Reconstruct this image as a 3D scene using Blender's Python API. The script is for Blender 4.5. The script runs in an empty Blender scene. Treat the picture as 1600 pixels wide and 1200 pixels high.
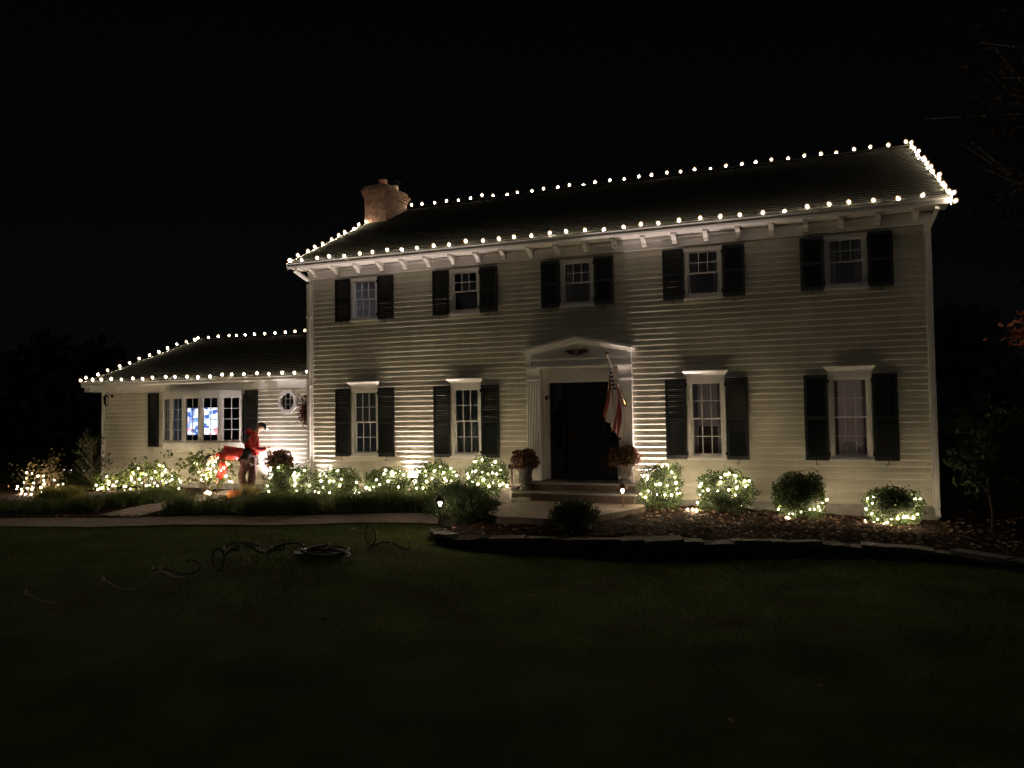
import bpy, bmesh, math, random
import numpy as np
from mathutils import Vector, Matrix, Euler

random.seed(7); rng = np.random.default_rng(7)
scn = bpy.context.scene
COL = scn.collection
R = math.radians

# ---------------------------------------------------------------- camera, world, fill sun, exposure
cam_d = bpy.data.cameras.new('camera'); cam = bpy.data.objects.new('camera', cam_d); COL.objects.link(cam)
CAM = Vector((9.7065, -15.517, 2.3255)); YAW, PITCH, ROLL = .3704, .039, -.014
fw = Vector((-math.sin(YAW)*math.cos(PITCH), math.cos(YAW)*math.cos(PITCH), math.sin(PITCH)))
rt = Vector((math.cos(YAW), math.sin(YAW), 0)); up = rt.cross(fw)
r2 = rt*math.cos(ROLL)+up*math.sin(ROLL); u2 = -rt*math.sin(ROLL)+up*math.cos(ROLL)
M3 = Matrix((r2, u2, -fw)).transposed()
cam.matrix_world = Matrix.Translation(CAM) @ M3.to_4x4()
cam_d.sensor_width = 36; cam_d.lens = 1196.74/1600*36; cam_d.clip_end = 600; cam_d.clip_start = .1
scn.camera = cam

wd = bpy.data.worlds.new('World'); scn.world = wd; wd.use_nodes = True
wn = wd.node_tree.nodes; wl = wd.node_tree.links
sky = wn.new('ShaderNodeTexSky'); sky.sky_type = 'NISHITA'; sky.sun_disc = False
sky.sun_elevation = R(24); sky.sun_rotation = R(150)
wn['Background'].inputs['Strength'].default_value = .00011
hs = wn.new('ShaderNodeHueSaturation'); hs.inputs['Saturation'].default_value = .45; wl.new(sky.outputs[0], hs.inputs['Color']); wl.new(hs.outputs[0], wn['Background'].inputs['Color'])
sun_d = bpy.data.lights.new('front_fill', 'SUN'); sun_d.energy = .011; sun_d.angle = R(35); sun_d.color = (1, .95, .86)  # added fill: broad frontal sun giving wall and lawn an even wash
sun = bpy.data.objects.new('front_fill', sun_d); COL.objects.link(sun)
sun.rotation_euler = Vector((.12, .9, -.24)).to_track_quat('-Z', 'Y').to_euler()
scn.view_settings.view_transform = 'Standard'; scn.view_settings.look = 'None'
scn.view_settings.exposure = 1.32; scn.view_settings.gamma = 1; scn.view_settings.use_curve_mapping = False
scn.cycles.use_denoising = True
scn.cycles.max_bounces = 8; scn.cycles.transparent_max_bounces = 16
scn.cycles.sample_clamp_indirect = 4
scn.cycles.use_light_tree = True

WARM = (1.0, .80, .58)

# ---------------------------------------------------------------- materials
MATS = {}
def mat(name, col, rough=.6, var=0., vscale=8., bump=0., bscale=40., spec=.5, metal=0., col2=None, trans=0., stretch=None, world=False):
    if name in MATS: return MATS[name]
    m = bpy.data.materials.new(name); m.use_nodes = True; nt = m.node_tree; N = nt.nodes; L = nt.links
    b = N['Principled BSDF']; b.inputs['Base Color'].default_value = (*col, 1)
    b.inputs['Roughness'].default_value = rough; b.inputs['Metallic'].default_value = metal
    b.inputs['Specular IOR Level'].default_value = spec
    tc = N.new('ShaderNodeTexCoord'); vec = N.new('ShaderNodeNewGeometry').outputs['Position'] if world else tc.outputs['Object']
    if stretch:
        mp = N.new('ShaderNodeMapping'); mp.inputs['Scale'].default_value = stretch; L.new(vec, mp.inputs[0]); vec = mp.outputs[0]
    if var or col2:
        nz = N.new('ShaderNodeTexNoise'); nz.inputs['Scale'].default_value = vscale; nz.inputs['Detail'].default_value = 5
        L.new(vec, nz.inputs['Vector'])
        cr = N.new('ShaderNodeValToRGB'); cr.color_ramp.elements[0].position = .32; cr.color_ramp.elements[1].position = .68
        c2 = col2 or tuple(min(1, c*(1+var)) for c in col); c1 = col if col2 else tuple(c*(1-var) for c in col)
        cr.color_ramp.elements[0].color = (*c1, 1); cr.color_ramp.elements[1].color = (*c2, 1)
        L.new(nz.outputs[0], cr.inputs[0]); L.new(cr.outputs[0], b.inputs['Base Color'])
    if bump:
        n2 = N.new('ShaderNodeTexNoise'); n2.inputs['Scale'].default_value = bscale; n2.inputs['Detail'].default_value = 4
        L.new(vec, n2.inputs['Vector'])
        bp = N.new('ShaderNodeBump'); bp.inputs['Strength'].default_value = bump; bp.inputs['Distance'].default_value = .02
        L.new(n2.outputs[0], bp.inputs['Height']); L.new(bp.outputs[0], b.inputs['Normal'])
    if trans:
        out = N['Material Output']; t = N.new('ShaderNodeBsdfTranslucent'); t.inputs[0].default_value = (col[0]*1.3, col[1]*1.4, col[2], 1)
        mx = N.new('ShaderNodeMixShader'); mx.inputs[0].default_value = trans
        L.new(b.outputs[0], mx.inputs[1]); L.new(t.outputs[0], mx.inputs[2]); L.new(mx.outputs[0], out.inputs['Surface'])
    MATS[name] = m; return m
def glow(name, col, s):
    """see-through emissive shell that paints a glare halo round a lit bulb"""
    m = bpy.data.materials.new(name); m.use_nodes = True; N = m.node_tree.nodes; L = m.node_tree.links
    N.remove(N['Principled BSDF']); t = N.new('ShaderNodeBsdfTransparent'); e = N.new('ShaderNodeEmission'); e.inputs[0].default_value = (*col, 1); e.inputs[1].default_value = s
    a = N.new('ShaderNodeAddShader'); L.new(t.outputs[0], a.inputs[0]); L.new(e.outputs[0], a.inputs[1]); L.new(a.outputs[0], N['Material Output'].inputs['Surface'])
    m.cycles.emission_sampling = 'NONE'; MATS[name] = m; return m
def emis(name, col, s, vary=False):
    m = bpy.data.materials.new(name); m.use_nodes = True; N = m.node_tree.nodes
    b = N['Principled BSDF']; b.inputs['Base Color'].default_value = (.8, .8, .8, 1)
    b.inputs['Emission Color'].default_value = (*col, 1); b.inputs['Emission Strength'].default_value = s
    if vary:
        oi = N.new('ShaderNodeObjectInfo'); mr = N.new('ShaderNodeMapRange'); mr.inputs[3].default_value = s*.55; mr.inputs[4].default_value = s*1.3
        m.node_tree.links.new(oi.outputs['Random'], mr.inputs[0]); m.node_tree.links.new(mr.outputs[0], b.inputs['Emission Strength'])
    MATS[name] = m; return m
def leafmat(name, c1, c2, trans=.3, rough=.5, spec=.3):
    """per-leaf colour differences through the mesh island random value"""
    m = bpy.data.materials.new(name); m.use_nodes = True; nt = m.node_tree; N = nt.nodes; L = nt.links
    b = N['Principled BSDF']; b.inputs['Roughness'].default_value = rough; b.inputs['Specular IOR Level'].default_value = spec
    g = N.new('ShaderNodeNewGeometry'); cr = N.new('ShaderNodeValToRGB')
    cr.color_ramp.elements[0].color = (*c1, 1); cr.color_ramp.elements[1].color = (*c2, 1)
    L.new(g.outputs['Random Per Island'], cr.inputs[0]); L.new(cr.outputs[0], b.inputs['Base Color'])
    t = N.new('ShaderNodeBsdfTranslucent'); L.new(cr.outputs[0], t.inputs[0])
    mx = N.new('ShaderNodeMixShader'); mx.inputs[0].default_value = trans
    L.new(b.outputs[0], mx.inputs[1]); L.new(t.outputs[0], mx.inputs[2]); L.new(mx.outputs[0], N['Material Output'].inputs['Surface'])
    MATS[name] = m; return m

M_SIDE = mat('siding_paint', (.63, .605, .50), .55, .15, 1.6, .08, 30, .35, stretch=(1, 1, .45), world=True)
def per_object_tone(m, amt):
    N = m.node_tree.nodes; L = m.node_tree.links; b = N['Principled BSDF']; src = b.inputs['Base Color'].links[0].from_socket
    oi = N.new('ShaderNodeObjectInfo'); mr = N.new('ShaderNodeMapRange'); mr.inputs[3].default_value = 1-amt; mr.inputs[4].default_value = 1+amt*.5; L.new(oi.outputs['Random'], mr.inputs[0])
    mx = N.new('ShaderNodeVectorMath'); mx.operation = 'SCALE'; L.new(src, mx.inputs[0]); L.new(mr.outputs[0], mx.inputs[3]); L.new(mx.outputs[0], b.inputs['Base Color'])
per_object_tone(M_SIDE, .10)
M_WHITE = mat('white_trim_paint', (.82, .80, .77), .45, .05, 4., .03, 30)
M_SHUT = mat('black_green_shutter_paint', (.015, .019, .020), .32, .25, 6.)
M_ROOF = mat('dark_shingles', (.032, .033, .029), 1., .35, 9., .4, 60, .0)
M_DOOR = mat('dark_door_paint', (.010, .0075, .0065), .45, .2, 6., .1, 14, .3)
M_FOUND = mat('grey_foundation', (.34, .33, .31), .85, .2, 5., .3, 40)
M_BRICK = mat('red_brick', (.075, .045, .032), .9, 0, 11., .4, 80, .1, col2=(.14, .088, .062))
M_MORT = mat('mortar', (.13, .118, .105), .95, .15, 20., .3, 80)
M_CLAY = mat('clay_flue', (.42, .22, .15), .85, .1, 9)
M_PALE = mat('pale_flue', (.55, .45, .33), .85, .1, 9)
M_BLACK = mat('black_metal', (.012, .012, .012), .4, metal=.3)
M_ROOM = mat('plaster', (.62, .58, .56), .9, .05, 2)
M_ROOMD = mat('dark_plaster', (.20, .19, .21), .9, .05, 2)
M_WOOD = mat('brown_wood', (.10, .05, .03), .5, .3, 8, stretch=(1, 6, 6))
M_CLOTH = mat('white_fabric', (.68, .66, .66), .9, .08, 9, .2, 30)
M_CURT = mat('pale_curtain', (.60, .55, .55), .9, .08, 9)
M_STONE = mat('limestone', (.20, .185, .165), .85, .25, 9., .4, 30)
M_FLAG = mat('bed_edging_stone', (.095, .09, .082), .9, .3, 7., .5, 25)
M_URN = mat('cast_stone', (.11, .10, .09), .85, .25, 12., .35, 50)
M_GOLD = mat('tarnished_gold', (.22, .16, .07), .4, .3, 20, metal=.6)
M_BARK = mat('bark', (.11, .08, .055), .9, .3, 20, .6, 50)
M_CORD = mat('black_cord', (.015, .015, .015), .35)
M_GCORD = mat('green_cord', (.012, .03, .014), .4)
M_CORDW = mat('pale_cord', (.50, .49, .46), .5)
M_BRASS = mat('brass', (.35, .24, .10), .35, metal=.8)
M_POLE = mat('pine_pole', (.30, .19, .12), .5, .1, 9)
M_SKIN = mat('skin', (.50, .29, .21), .6)
M_RED = mat('red_hoodie', (.40, .022, .020), .85, .12, 12, .2, 30)
M_ORANGE = mat('orange_red_jacket', (.46, .028, .016), .8, .12, 12, .2, 30)
M_BROWN = mat('brown_trousers', (.065, .028, .022), .9, .15, 12, .25, 30)
M_DARK = mat('black_fabric', (.012, .012, .014), .85)
M_BOOT = mat('brown_boot', (.05, .03, .02), .7)
M_PUMP = mat('pumpkin_skin', (.60, .17, .03), .55, .12, 9)
M_SOCK = mat('green_socket', (.02, .05, .025), .5)

E_C9 = emis('warm_bulb', WARM, 150., True)
E_MINI = emis('warm_mini_bulb', (1.0, .79, .51), 215., True)
E_GLOW1 = glow('bulb_inner_halo', (1.0, .74, .38), .42)  # oversized glowing shells: the glare halo round each bulb, painted as emission
E_GLOW2 = glow('bulb_outer_halo', (1.0, .60, .24), .10)
E_PATH = emis('path_lamp_bulb', (1.0, .78, .58), 140.)
E_ROOMC = emis('ceiling_globe_cool', (.80, .80, 1.0), 7.)
E_ROOMW = emis('ceiling_globe_warm', (1.0, .74, .66), 8.)
E_HEAD = emis('headlamp_lens', (.85, .92, 1.0), 60.)
E_FAR = emis('far_lamp', (.9, .9, 1.0), .5)

def glass():
    m = bpy.data.materials.new('window_glass'); m.use_nodes = True; nt = m.node_tree; N = nt.nodes; L = nt.links
    for n in list(N):
        if n.type == 'BSDF_PRINCIPLED': N.remove(n)
    t = N.new('ShaderNodeBsdfTransparent'); t.inputs[0].default_value = (.86, .89, .90, 1)
    g = N.new('ShaderNodeBsdfGlossy'); g.inputs['Roughness'].default_value = .02
    fr = N.new('ShaderNodeFresnel'); fr.inputs[0].default_value = 1.5
    mx = N.new('ShaderNodeMixShader'); L.new(fr.outputs[0], mx.inputs[0]); L.new(t.outputs[0], mx.inputs[1]); L.new(g.outputs[0], mx.inputs[2])
    L.new(mx.outputs[0], N['Material Output'].inputs['Surface']); MATS['glass'] = m; return m
M_GLASS = glass()

# ---------------------------------------------------------------- builders
ORG = {}
def org(o):
    while o is not None and o.parent is not None: o = o.parent
    return ORG.get(o.name, Vector((0, 0, 0))) if o is not None else Vector((0, 0, 0))
def tag(o, label=None, cat=None, group=None, kind=None):
    if label: o['label'] = label
    if cat: o['category'] = cat
    if group: o['group'] = group
    if kind: o['kind'] = kind
    return o
def thing(name, label, cat, loc=(0, 0, 0), group=None, rz=0):
    o = bpy.data.objects.new(name, None); COL.objects.link(o); o.location = loc; o.rotation_euler = (0, 0, rz)
    o.empty_display_size = .1; ORG[o.name] = Vector(loc); return tag(o, label, cat, group)
def put(name, me, parent=None, loc=None, rot=None, scale=None, local=False):
    o = bpy.data.objects.new(name, me); COL.objects.link(o)
    if parent is not None: o.parent = parent
    if loc is not None: o.location = Vector(loc) - (Vector((0, 0, 0)) if local else org(parent))
    if rot is not None: o.rotation_euler = rot
    if scale is not None: o.scale = scale
    return o
class MB:
    def __init__(s): s.v = []; s.f = []
    def add(s, vs, fs):
        k = len(s.v); s.v += [tuple(v) for v in vs]; s.f += [tuple(i+k for i in f) for f in fs]; return s
    def box(s, x0, x1, y0, y1, z0, z1):
        return s.add([(x, y, z) for z in (z0, z1) for y in (y0, y1) for x in (x0, x1)],
                     [(0, 2, 3, 1), (4, 5, 7, 6), (0, 1, 5, 4), (2, 6, 7, 3), (0, 4, 6, 2), (1, 3, 7, 5)])
    def prism(s, poly, a, b, axis='y'):
        """poly in the two other axes, pushed from a to b along axis"""
        n = len(poly)
        def P(p, t): return {'y': (p[0], t, p[1]), 'x': (t, p[0], p[1]), 'z': (p[0], p[1], t)}[axis]
        vs = [P(p, a) for p in poly]+[P(p, b) for p in poly]
        fs = [tuple(range(n)), tuple(range(2*n-1, n-1, -1))]+[(i, n+i, n+(i+1) % n, (i+1) % n) for i in range(n)]
        return s.add(vs, fs)
    def tube(s, pts, r, n=6, cap=True):
        pts = [Vector(p) for p in pts]; rs = r if isinstance(r, (list, tuple)) else [r]*len(pts)
        k = len(s.v); prev = None
        for i, p in enumerate(pts):
            d = (pts[min(i+1, len(pts)-1)]-pts[max(i-1, 0)])
            d = d.normalized() if d.length > 1e-9 else Vector((0, 0, 1))
            a = prev-d*prev.dot(d) if prev is not None else d.orthogonal()
            if a.length < 1e-6: a = d.orthogonal()
            a.normalize(); prev = a; b = d.cross(a)
            for j in range(n):
                t = 2*math.pi*j/n; s.v.append(tuple(p+(a*math.cos(t)+b*math.sin(t))*rs[i]))
        for i in range(len(pts)-1):
            for j in range(n):
                s.f.append((k+i*n+j, k+i*n+(j+1) % n, k+(i+1)*n+(j+1) % n, k+(i+1)*n+j))
        if cap: s.f.append(tuple(k+j for j in range(n-1, -1, -1))); s.f.append(tuple(k+(len(pts)-1)*n+j for j in range(n)))
        return s
    def lathe(s, prof, n=16, c=(0, 0, 0), flute=0):
        k = len(s.v)
        for (r, z) in prof:
            for j in range(n):
                t = 2*math.pi*j/n; q = r*(1+flute*math.cos(t*n/2)) ; s.v.append((c[0]+q*math.cos(t), c[1]+q*math.sin(t), c[2]+z))
        for i in range(len(prof)-1):
            for j in range(n): s.f.append((k+i*n+j, k+i*n+(j+1) % n, k+(i+1)*n+(j+1) % n, k+(i+1)*n+j))
        s.f.append(tuple(k+j for j in range(n-1, -1, -1))); s.f.append(tuple(k+(len(prof)-1)*n+j for j in range(n)))
        return s
    def beam(s, p, q, w, h, upv=(0, 0, 1)):
        p, q = Vector(p), Vector(q); d = (q-p).normalized(); a = Vector(upv).cross(d).normalized(); b = d.cross(a)
        vs = [c+a*x*w/2+b*y*h/2 for c in (p, q) for x, y in ((-1, -1), (1, -1), (1, 1), (-1, 1))]
        return s.add(vs, [(3, 2, 1, 0), (4, 5, 6, 7), (0, 1, 5, 4), (1, 2, 6, 5), (2, 3, 7, 6), (3, 0, 4, 7)])
    def mesh(s, name, m, off=(0, 0, 0), smooth=False):
        me = bpy.data.meshes.new(name); o = Vector(off)
        me.from_pydata([tuple(Vector(v)-o) for v in s.v], [], s.f); me.update()
        me.materials.append(m)
        if smooth: me.polygons.foreach_set('use_smooth', [True]*len(me.polygons))
        return me
    def build(s, name, m, parent=None, smooth=False, local=False):
        return put(name, s.mesh(name, m, (0, 0, 0) if local else org(parent), smooth), parent)
def np_mesh(name, V, F, m, smooth=False):
    """V (n,3) array, F (k,3|4) int array"""
    me = bpy.data.meshes.new(name); V = np.asarray(V, np.float32); F = np.asarray(F, np.int32); k = F.shape[1]
    me.vertices.add(len(V)); me.vertices.foreach_set('co', V.ravel())
    me.loops.add(F.size); me.loops.foreach_set('vertex_index', F.ravel())
    me.polygons.add(len(F)); me.polygons.foreach_set('loop_start', np.arange(0, F.size, k, dtype=np.int32))
    me.polygons.foreach_set('loop_total', np.full(len(F), k, np.int32))
    me.update(calc_edges=True); me.validate(); me.materials.append(m)
    return me
def leaves(C, size, aspect=.6, D=None, rnd=1., bend=0.):
    """diamond leaves at points C (n,3); returns V,F"""
    n = len(C); d = rng.normal(size=(n, 3))*rnd + (0 if D is None else D)
    d /= np.linalg.norm(d, axis=1, keepdims=True)+1e-9
    w = rng.normal(size=(n, 3)); w -= (w*d).sum(1, keepdims=True)*d; w /= np.linalg.norm(w, axis=1, keepdims=True)+1e-9
    nn = np.cross(d, w)
    s = size*(.6+.8*rng.random((n, 1)))
    p0 = C-d*s*.5; p1 = C+w*s*aspect*.5+nn*s*bend; p2 = C+d*s*.5; p3 = C-w*s*aspect*.5+nn*s*bend
    V = np.stack([p0, p1, p2, p3], 1).reshape(-1, 3); F = np.arange(4*n).reshape(-1, 4); return V, F
def blades(P, H, Wd, lean, segs=3):
    """grass blades from base points P(n,3): arching strips"""
    n = len(P); a = rng.random(n)*2*np.pi; h = H*(.55+.6*rng.random(n)); l = lean*(.3+rng.random(n))*h
    dirn = np.stack([np.cos(a), np.sin(a), 0*a], 1); side = np.stack([-np.sin(a), np.cos(a), 0*a], 1)
    vs = []
    for i in range(segs+1):
        t = i/segs; c = P+dirn*(l*t**1.8)[:, None]; c[:, 2] += h*(t-.28*lean*t**2.2)
        w = Wd*(1-.92*t); vs += [c-side*w/2, c+side*w/2]
    V = np.stack(vs, 1).reshape(-1, 3); k = 2*(segs+1); b = np.arange(n)[:, None]*k
    F = np.concatenate([np.concatenate([b+2*i, b+2*i+1, b+2*i+3, b+2*i+2], 1) for i in range(segs)], 0)
    return V, F
def smooth01(a, b, x):
    t = min(1, max(0, (x-a)/(b-a))); return t*t*(3-2*t)

# ---------------------------------------------------------------- terrain
def lawn_z(x, y):
    base = .32-.20*smooth01(2.2, 7.5, x)-.25*smooth01(12.5, 22, x)
    t = smooth01(-4.8, -1.6, y-.33*(min(x, 3)+1.5)*.6)
    near = .44 if x < 3 else .44-.24*smooth01(3, 4.4, x)
    return base*(1-t)+near*t + .012*math.sin(x*1.7+y*.6)+.01*math.sin(y*2.1-x*.8)
def axis_pts(a, b, c, d, st, big): 
    l = [a]; 
    while l[-1] < d:
        l.append(l[-1]+(st if b <= l[-1] < c else big))
    return l
GX = axis_pts(-90, -14, 16, 90, .3, 4.); GY = axis_pts(-30, -12, 3, 150, .3, 5.)
V = [(x, y, lawn_z(x, y)) for y in GY for x in GX]; nx = len(GX)
F = [(j*nx+i, j*nx+i+1, (j+1)*nx+i+1, (j+1)*nx+i) for j in range(len(GY)-1) for i in range(nx-1)]
M_LAWN = mat('lawn_soil', (.036, .042, .014), .95, 0, 1.3, .8, 60, .05, col2=(.078, .112, .024))
lawn = put('lawn', np_mesh('lawn', V, F, M_LAWN)); tag(lawn, kind='structure'); lawn.data.polygons.foreach_set('use_smooth', [True]*len(lawn.data.polygons))
# grass blades on the part of the lawn that catches light
def walk_back(x): return -2.15+.332*(x-2.6)
def walk_front(x): return -2.96+.336*(x-3.03)
BEDX = [3.85, 4.0, 4.3, 5.5, 7.2, 8.6, 9.95, 11.0, 11.6, 12.3, 13.5, 15, 18]
BEDY = [-3.85, -4.2, -4.4, -4.3, -3.95, -3.45, -2.95, -2.85, -2.96, -3.40, -4.1, -5.1, -7.0]
def bed_front(x): return float(np.interp(x, BEDX, BEDY))
n = 150000
gx = rng.uniform(-6.5, 16, n); gy = -12+rng.beta(2.2, 1.2, n)*10.5
pat = .55+.25*np.sin(gx*2.3+1.3*np.sin(gy*1.7))+.25*np.sin(gy*3.1+gx*.9)+.2*np.sin(gx*5.1-gy*4.3)
keep = (rng.random(n) < pat+.25) & np.array([(y < walk_front(x)-.05 if x < 3.85 else y < bed_front(x)-.08) for x, y in zip(gx, gy)])
gx, gy = gx[keep], gy[keep]; P = np.stack([gx, gy, [lawn_z(x, y)-.004 for x, y in zip(gx, gy)]], 1)
gv, gf = blades(P, .055, .007, .9, 1)
M_GRASS = leafmat('grass_blade', (.060, .095, .016), (.14, .19, .042), .35, .6)
tag(put('grass', np_mesh('grass', gv, gf, M_GRASS)), 'short dark green mown grass covering the front lawn', 'grass', kind='stuff')
# garden bed in front of the house, right: mulch mound
M_MULCH = mat('bark_mulch', (.020, .013, .010), .95, 0, 22., 1., 55, .05, col2=(.048, .031, .023))
def bed_z(x, y):
    top = .45-.13*smooth01(7, 12.3, x)-.25*smooth01(12.5, 17, x); f = bed_front(x)
    e = smooth01(f, f+1.2, y); return (top-.10)*(1-e)+top*e
def strip_mesh(name, xs, fy, by, fz, ny, m):
    V = []; F = []
    for x in xs:
        a, b = fy(x), by(x)
        for j in range(ny): 
            y = a+(b-a)*j/(ny-1); V.append((x, y, fz(x, y)+(rng.normal()*.014 if 0 < j < ny-1 else 0)))
    for i in range(len(xs)-1):
        for j in range(ny-1): F.append((i*ny+j, (i+1)*ny+j, (i+1)*ny+j+1, i*ny+j+1))
    o = put(name, np_mesh(name, V, F, m)); o.data.polygons.foreach_set('use_smooth', [True]*len(F)); return o
tag(strip_mesh('garden_bed', np.arange(3.88, 17.9, .11), lambda x: bed_front(x)+.02, lambda x: .05 if x < 11.95 else 2.5, bed_z, 42, M_MULCH), kind='structure')
def bedl_z(x, y): return max(lawn_z(x, y)+.03, .40)
tag(strip_mesh('garden_bed', np.arange(-2.75, 4.1, .12), lambda x: walk_back(min(x, 2.9))+.03, lambda x: .02, bedl_z, 30, M_MULCH), kind='structure')
tag(strip_mesh('garden_bed', np.arange(-15, -3.75, .14), lambda x: walk_back(x)+.03, lambda x: .62, lambda x, y: lawn_z(x, y)+.03, 34, M_MULCH), kind='structure')
# paths of brick pavers
def brickmat(name, c1, c2, mort, scale, rot=0., wv=(.21, .105)):
    m = bpy.data.materials.new(name); m.use_nodes = True; nt = m.node_tree; N = nt.nodes; L = nt.links
    b = N['Principled BSDF']; b.inputs['Roughness'].default_value = .9
    tc = N.new('ShaderNodeTexCoord'); mp = N.new('ShaderNodeMapping'); mp.inputs['Rotation'].default_value = (0, 0, rot); L.new(tc.outputs['Object'], mp.inputs[0])
    bt = N.new('ShaderNodeTexBrick'); bt.inputs['Scale'].default_value = scale; bt.inputs['Color1'].default_value = (*c1, 1); bt.inputs['Color2'].default_value = (*c2, 1)
    bt.inputs['Mortar'].default_value = (*mort, 1); bt.inputs['Mortar Size'].default_value = .008; bt.inputs['Brick Width'].default_value = wv[0]; bt.inputs['Row Height'].default_value = wv[1]
    L.new(mp.outputs[0], bt.inputs[0])
    nz = N.new('ShaderNodeTexNoise'); nz.inputs['Scale'].default_value = 3.5; nz.inputs['Detail'].default_value = 6; L.new(tc.outputs['Object'], nz.inputs[0])
    mx = N.new('ShaderNodeMix'); mx.data_type = 'RGBA'; mx.blend_type = 'MULTIPLY'; mx.inputs[0].default_value = .6
    L.new(bt.outputs[0], mx.inputs[6]); L.new(nz.outputs[0], mx.inputs[7]); L.new(mx.outputs[2], b.inputs['Base Color'])
    bp = N.new('ShaderNodeBump'); bp.inputs['Strength'].default_value = .5; bp.inputs['Distance'].default_value = .01; bp.invert = True
    L.new(bt.outputs['Fac'], bp.inputs['Height']); L.new(bp.outputs[0], b.inputs['Normal']); MATS[name] = m; return m
M_PAVE = brickmat('walk_pavers', (.33, .26, .21), (.43, .345, .275), (.22, .20, .175), 1., .32)
xs = list(np.arange(-16, 3.8, .25))
tag(strip_mesh('walkway', xs, lambda x: walk_front(x), lambda x: walk_back(x), lambda x, y: lawn_z(x, y)+.026, 5, M_PAVE), kind='structure')
V = []; F = []
ys = list(np.arange(-4.0, .3, .25))
for y in ys:
    for xx in (-3.75, -3.3, -2.8): V.append((xx-.12*(y+4), y, lawn_z(xx, y)+.042))
for i in range(len(ys)-1):
    for j in range(2): F.append((i*3+j, i*3+j+1, (i+1)*3+j+1, (i+1)*3+j))
tag(put('path', np_mesh('path', V, F, M_PAVE)), kind='structure')

# ---------------------------------------------------------------- the house
house = thing('colonial_house', 'two storey beige clapboard house with black shutters and lights along its roof', 'house')
XL, XR, ZB, ZF = -1.56, 11.82, .575, 5.64
WX = [0, 2.6, 5.2, 7.8, 10.4]
UB, UT, LB, LT = 4.60, 5.57, 1.41, 2.96
EXPO = .1145
OPEN = [(x-.32, x+.32, UB+.05, UT-.05) for x in WX]+[(x-.32, x+.32, LB+.05, LT-.05) for x in (WX[0], WX[1], WX[3], WX[4])]+[(4.36, 6.04, .62, 3.28)]
def sheet(name, x0, x1, z0, z1, y, opens, depth, m, parent):
    """a wall sheet with openings and their reveals, one connected mesh"""
    xs = sorted({x0, x1, *[o[0] for o in opens], *[o[1] for o in opens]}); zs = sorted({z0, z1, *[o[2] for o in opens], *[o[3] for o in opens]})
    idx = {}; mb = MB()
    def v(i, k):
        if (i, k) not in idx: idx[(i, k)] = len(mb.v); mb.v.append((xs[i], y, zs[k]))
        return idx[(i, k)]
    for i in range(len(xs)-1):
        for k in range(len(zs)-1):
            cx, cz = (xs[i]+xs[i+1])/2, (zs[k]+zs[k+1])/2
            if not any(o[0] < cx < o[1] and o[2] < cz < o[3] for o in opens): mb.f.append((v(i, k), v(i+1, k), v(i+1, k+1), v(i, k+1)))
    for o in opens:
        c = [(o[0], o[2]), (o[1], o[2]), (o[1], o[3]), (o[0], o[3])]
        k = len(mb.v); mb.v += [(p[0], y, p[1]) for p in c]+[(p[0], y+depth, p[1]) for p in c]
        mb.f += [(k+i, k+(i+1) % 4, k+4+(i+1) % 4, k+4+i) for i in range(4)]
    return mb.build(name, m, parent)
board_me = MB().prism([(0, 0), (-.012, 0), (-.021, .08), (-.024, .17), (-.0225, .30), (-.010, 1), (0, 1)], 0, 1, 'x').mesh('clapboard', M_SIDE)
def clad(wall, x0, x1, z0, z1, y, opens):
    z = z0
    while z < z1-.01:
        zt = min(z+EXPO, z1); ov = [o for o in opens if o[2] < zt and o[3] > z]
        cuts = sorted({x0, x1, *[min(max(o[0], x0), x1) for o in ov], *[min(max(o[1], x0), x1) for o in ov]})
        for a, b in zip(cuts[:-1], cuts[1:]):
            if b-a < .01: continue
            c = (a+b)/2; h = [o for o in ov if o[0] < c < o[1]]
            rs = [(z, zt)]
            if h: 
                rs = []
                if h[0][2]-z > .012: rs.append((z, h[0][2]))
                if zt-h[0][3] > .012: rs.append((h[0][3], zt))
            for r0, r1 in rs:
                put('clapboard', board_me, wall, (a, y+.0005*rng.normal(), r0), (0, 0, rng.normal()*.00012), (b-a, 1, (r1-r0)+(.012 if r1 == zt and zt < z1 else 0)))
        z = zt
wall = sheet('wall', XL, XR, ZB, 5.9, .0, OPEN, .10, M_SIDE, house)
clad(wall, XL+.09, XR-.11, ZB, ZF, 0., [(o[0]-.02, o[1]+.02, o[2]-.02, o[3]+.02) for o in OPEN[:-1]]+[(4.05, 6.33, .6, 3.6)])
# gable ends and the back, plain clapboard sheets
gab = [(0, ZB), (8.89, ZB), (8.89, 5.95), (4.4455, 8.35), (0, 5.95)]
MB().prism(gab, XR-.02, XR-.005, 'x').build('gable_wall', M_SIDE, house)
MB().prism(gab, XL+.005, XL+.02, 'x').build('gable_wall', M_SIDE, house)
MB().box(XL+.02, XR-.02, 8.87, 8.89, ZB, 5.95).build('back_wall', M_SIDE, house)
MB().box(XL+.02, XR-.02, .02, 8.87, -.2, ZB-.004).build('foundation', M_FOUND, house)
MB().prism([(XL, ZB-.02), (XL+.10, ZB-.02), (XL+.10, 5.66), (XL, 5.66)], -.045, .0).build('corner_board', M_WHITE, house)
MB().prism([(XR-.12, ZB-.02), (XR, ZB-.02), (XR, 5.66), (XR-.12, 5.66)], -.045, .0).build('corner_board', M_WHITE, house)
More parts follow.
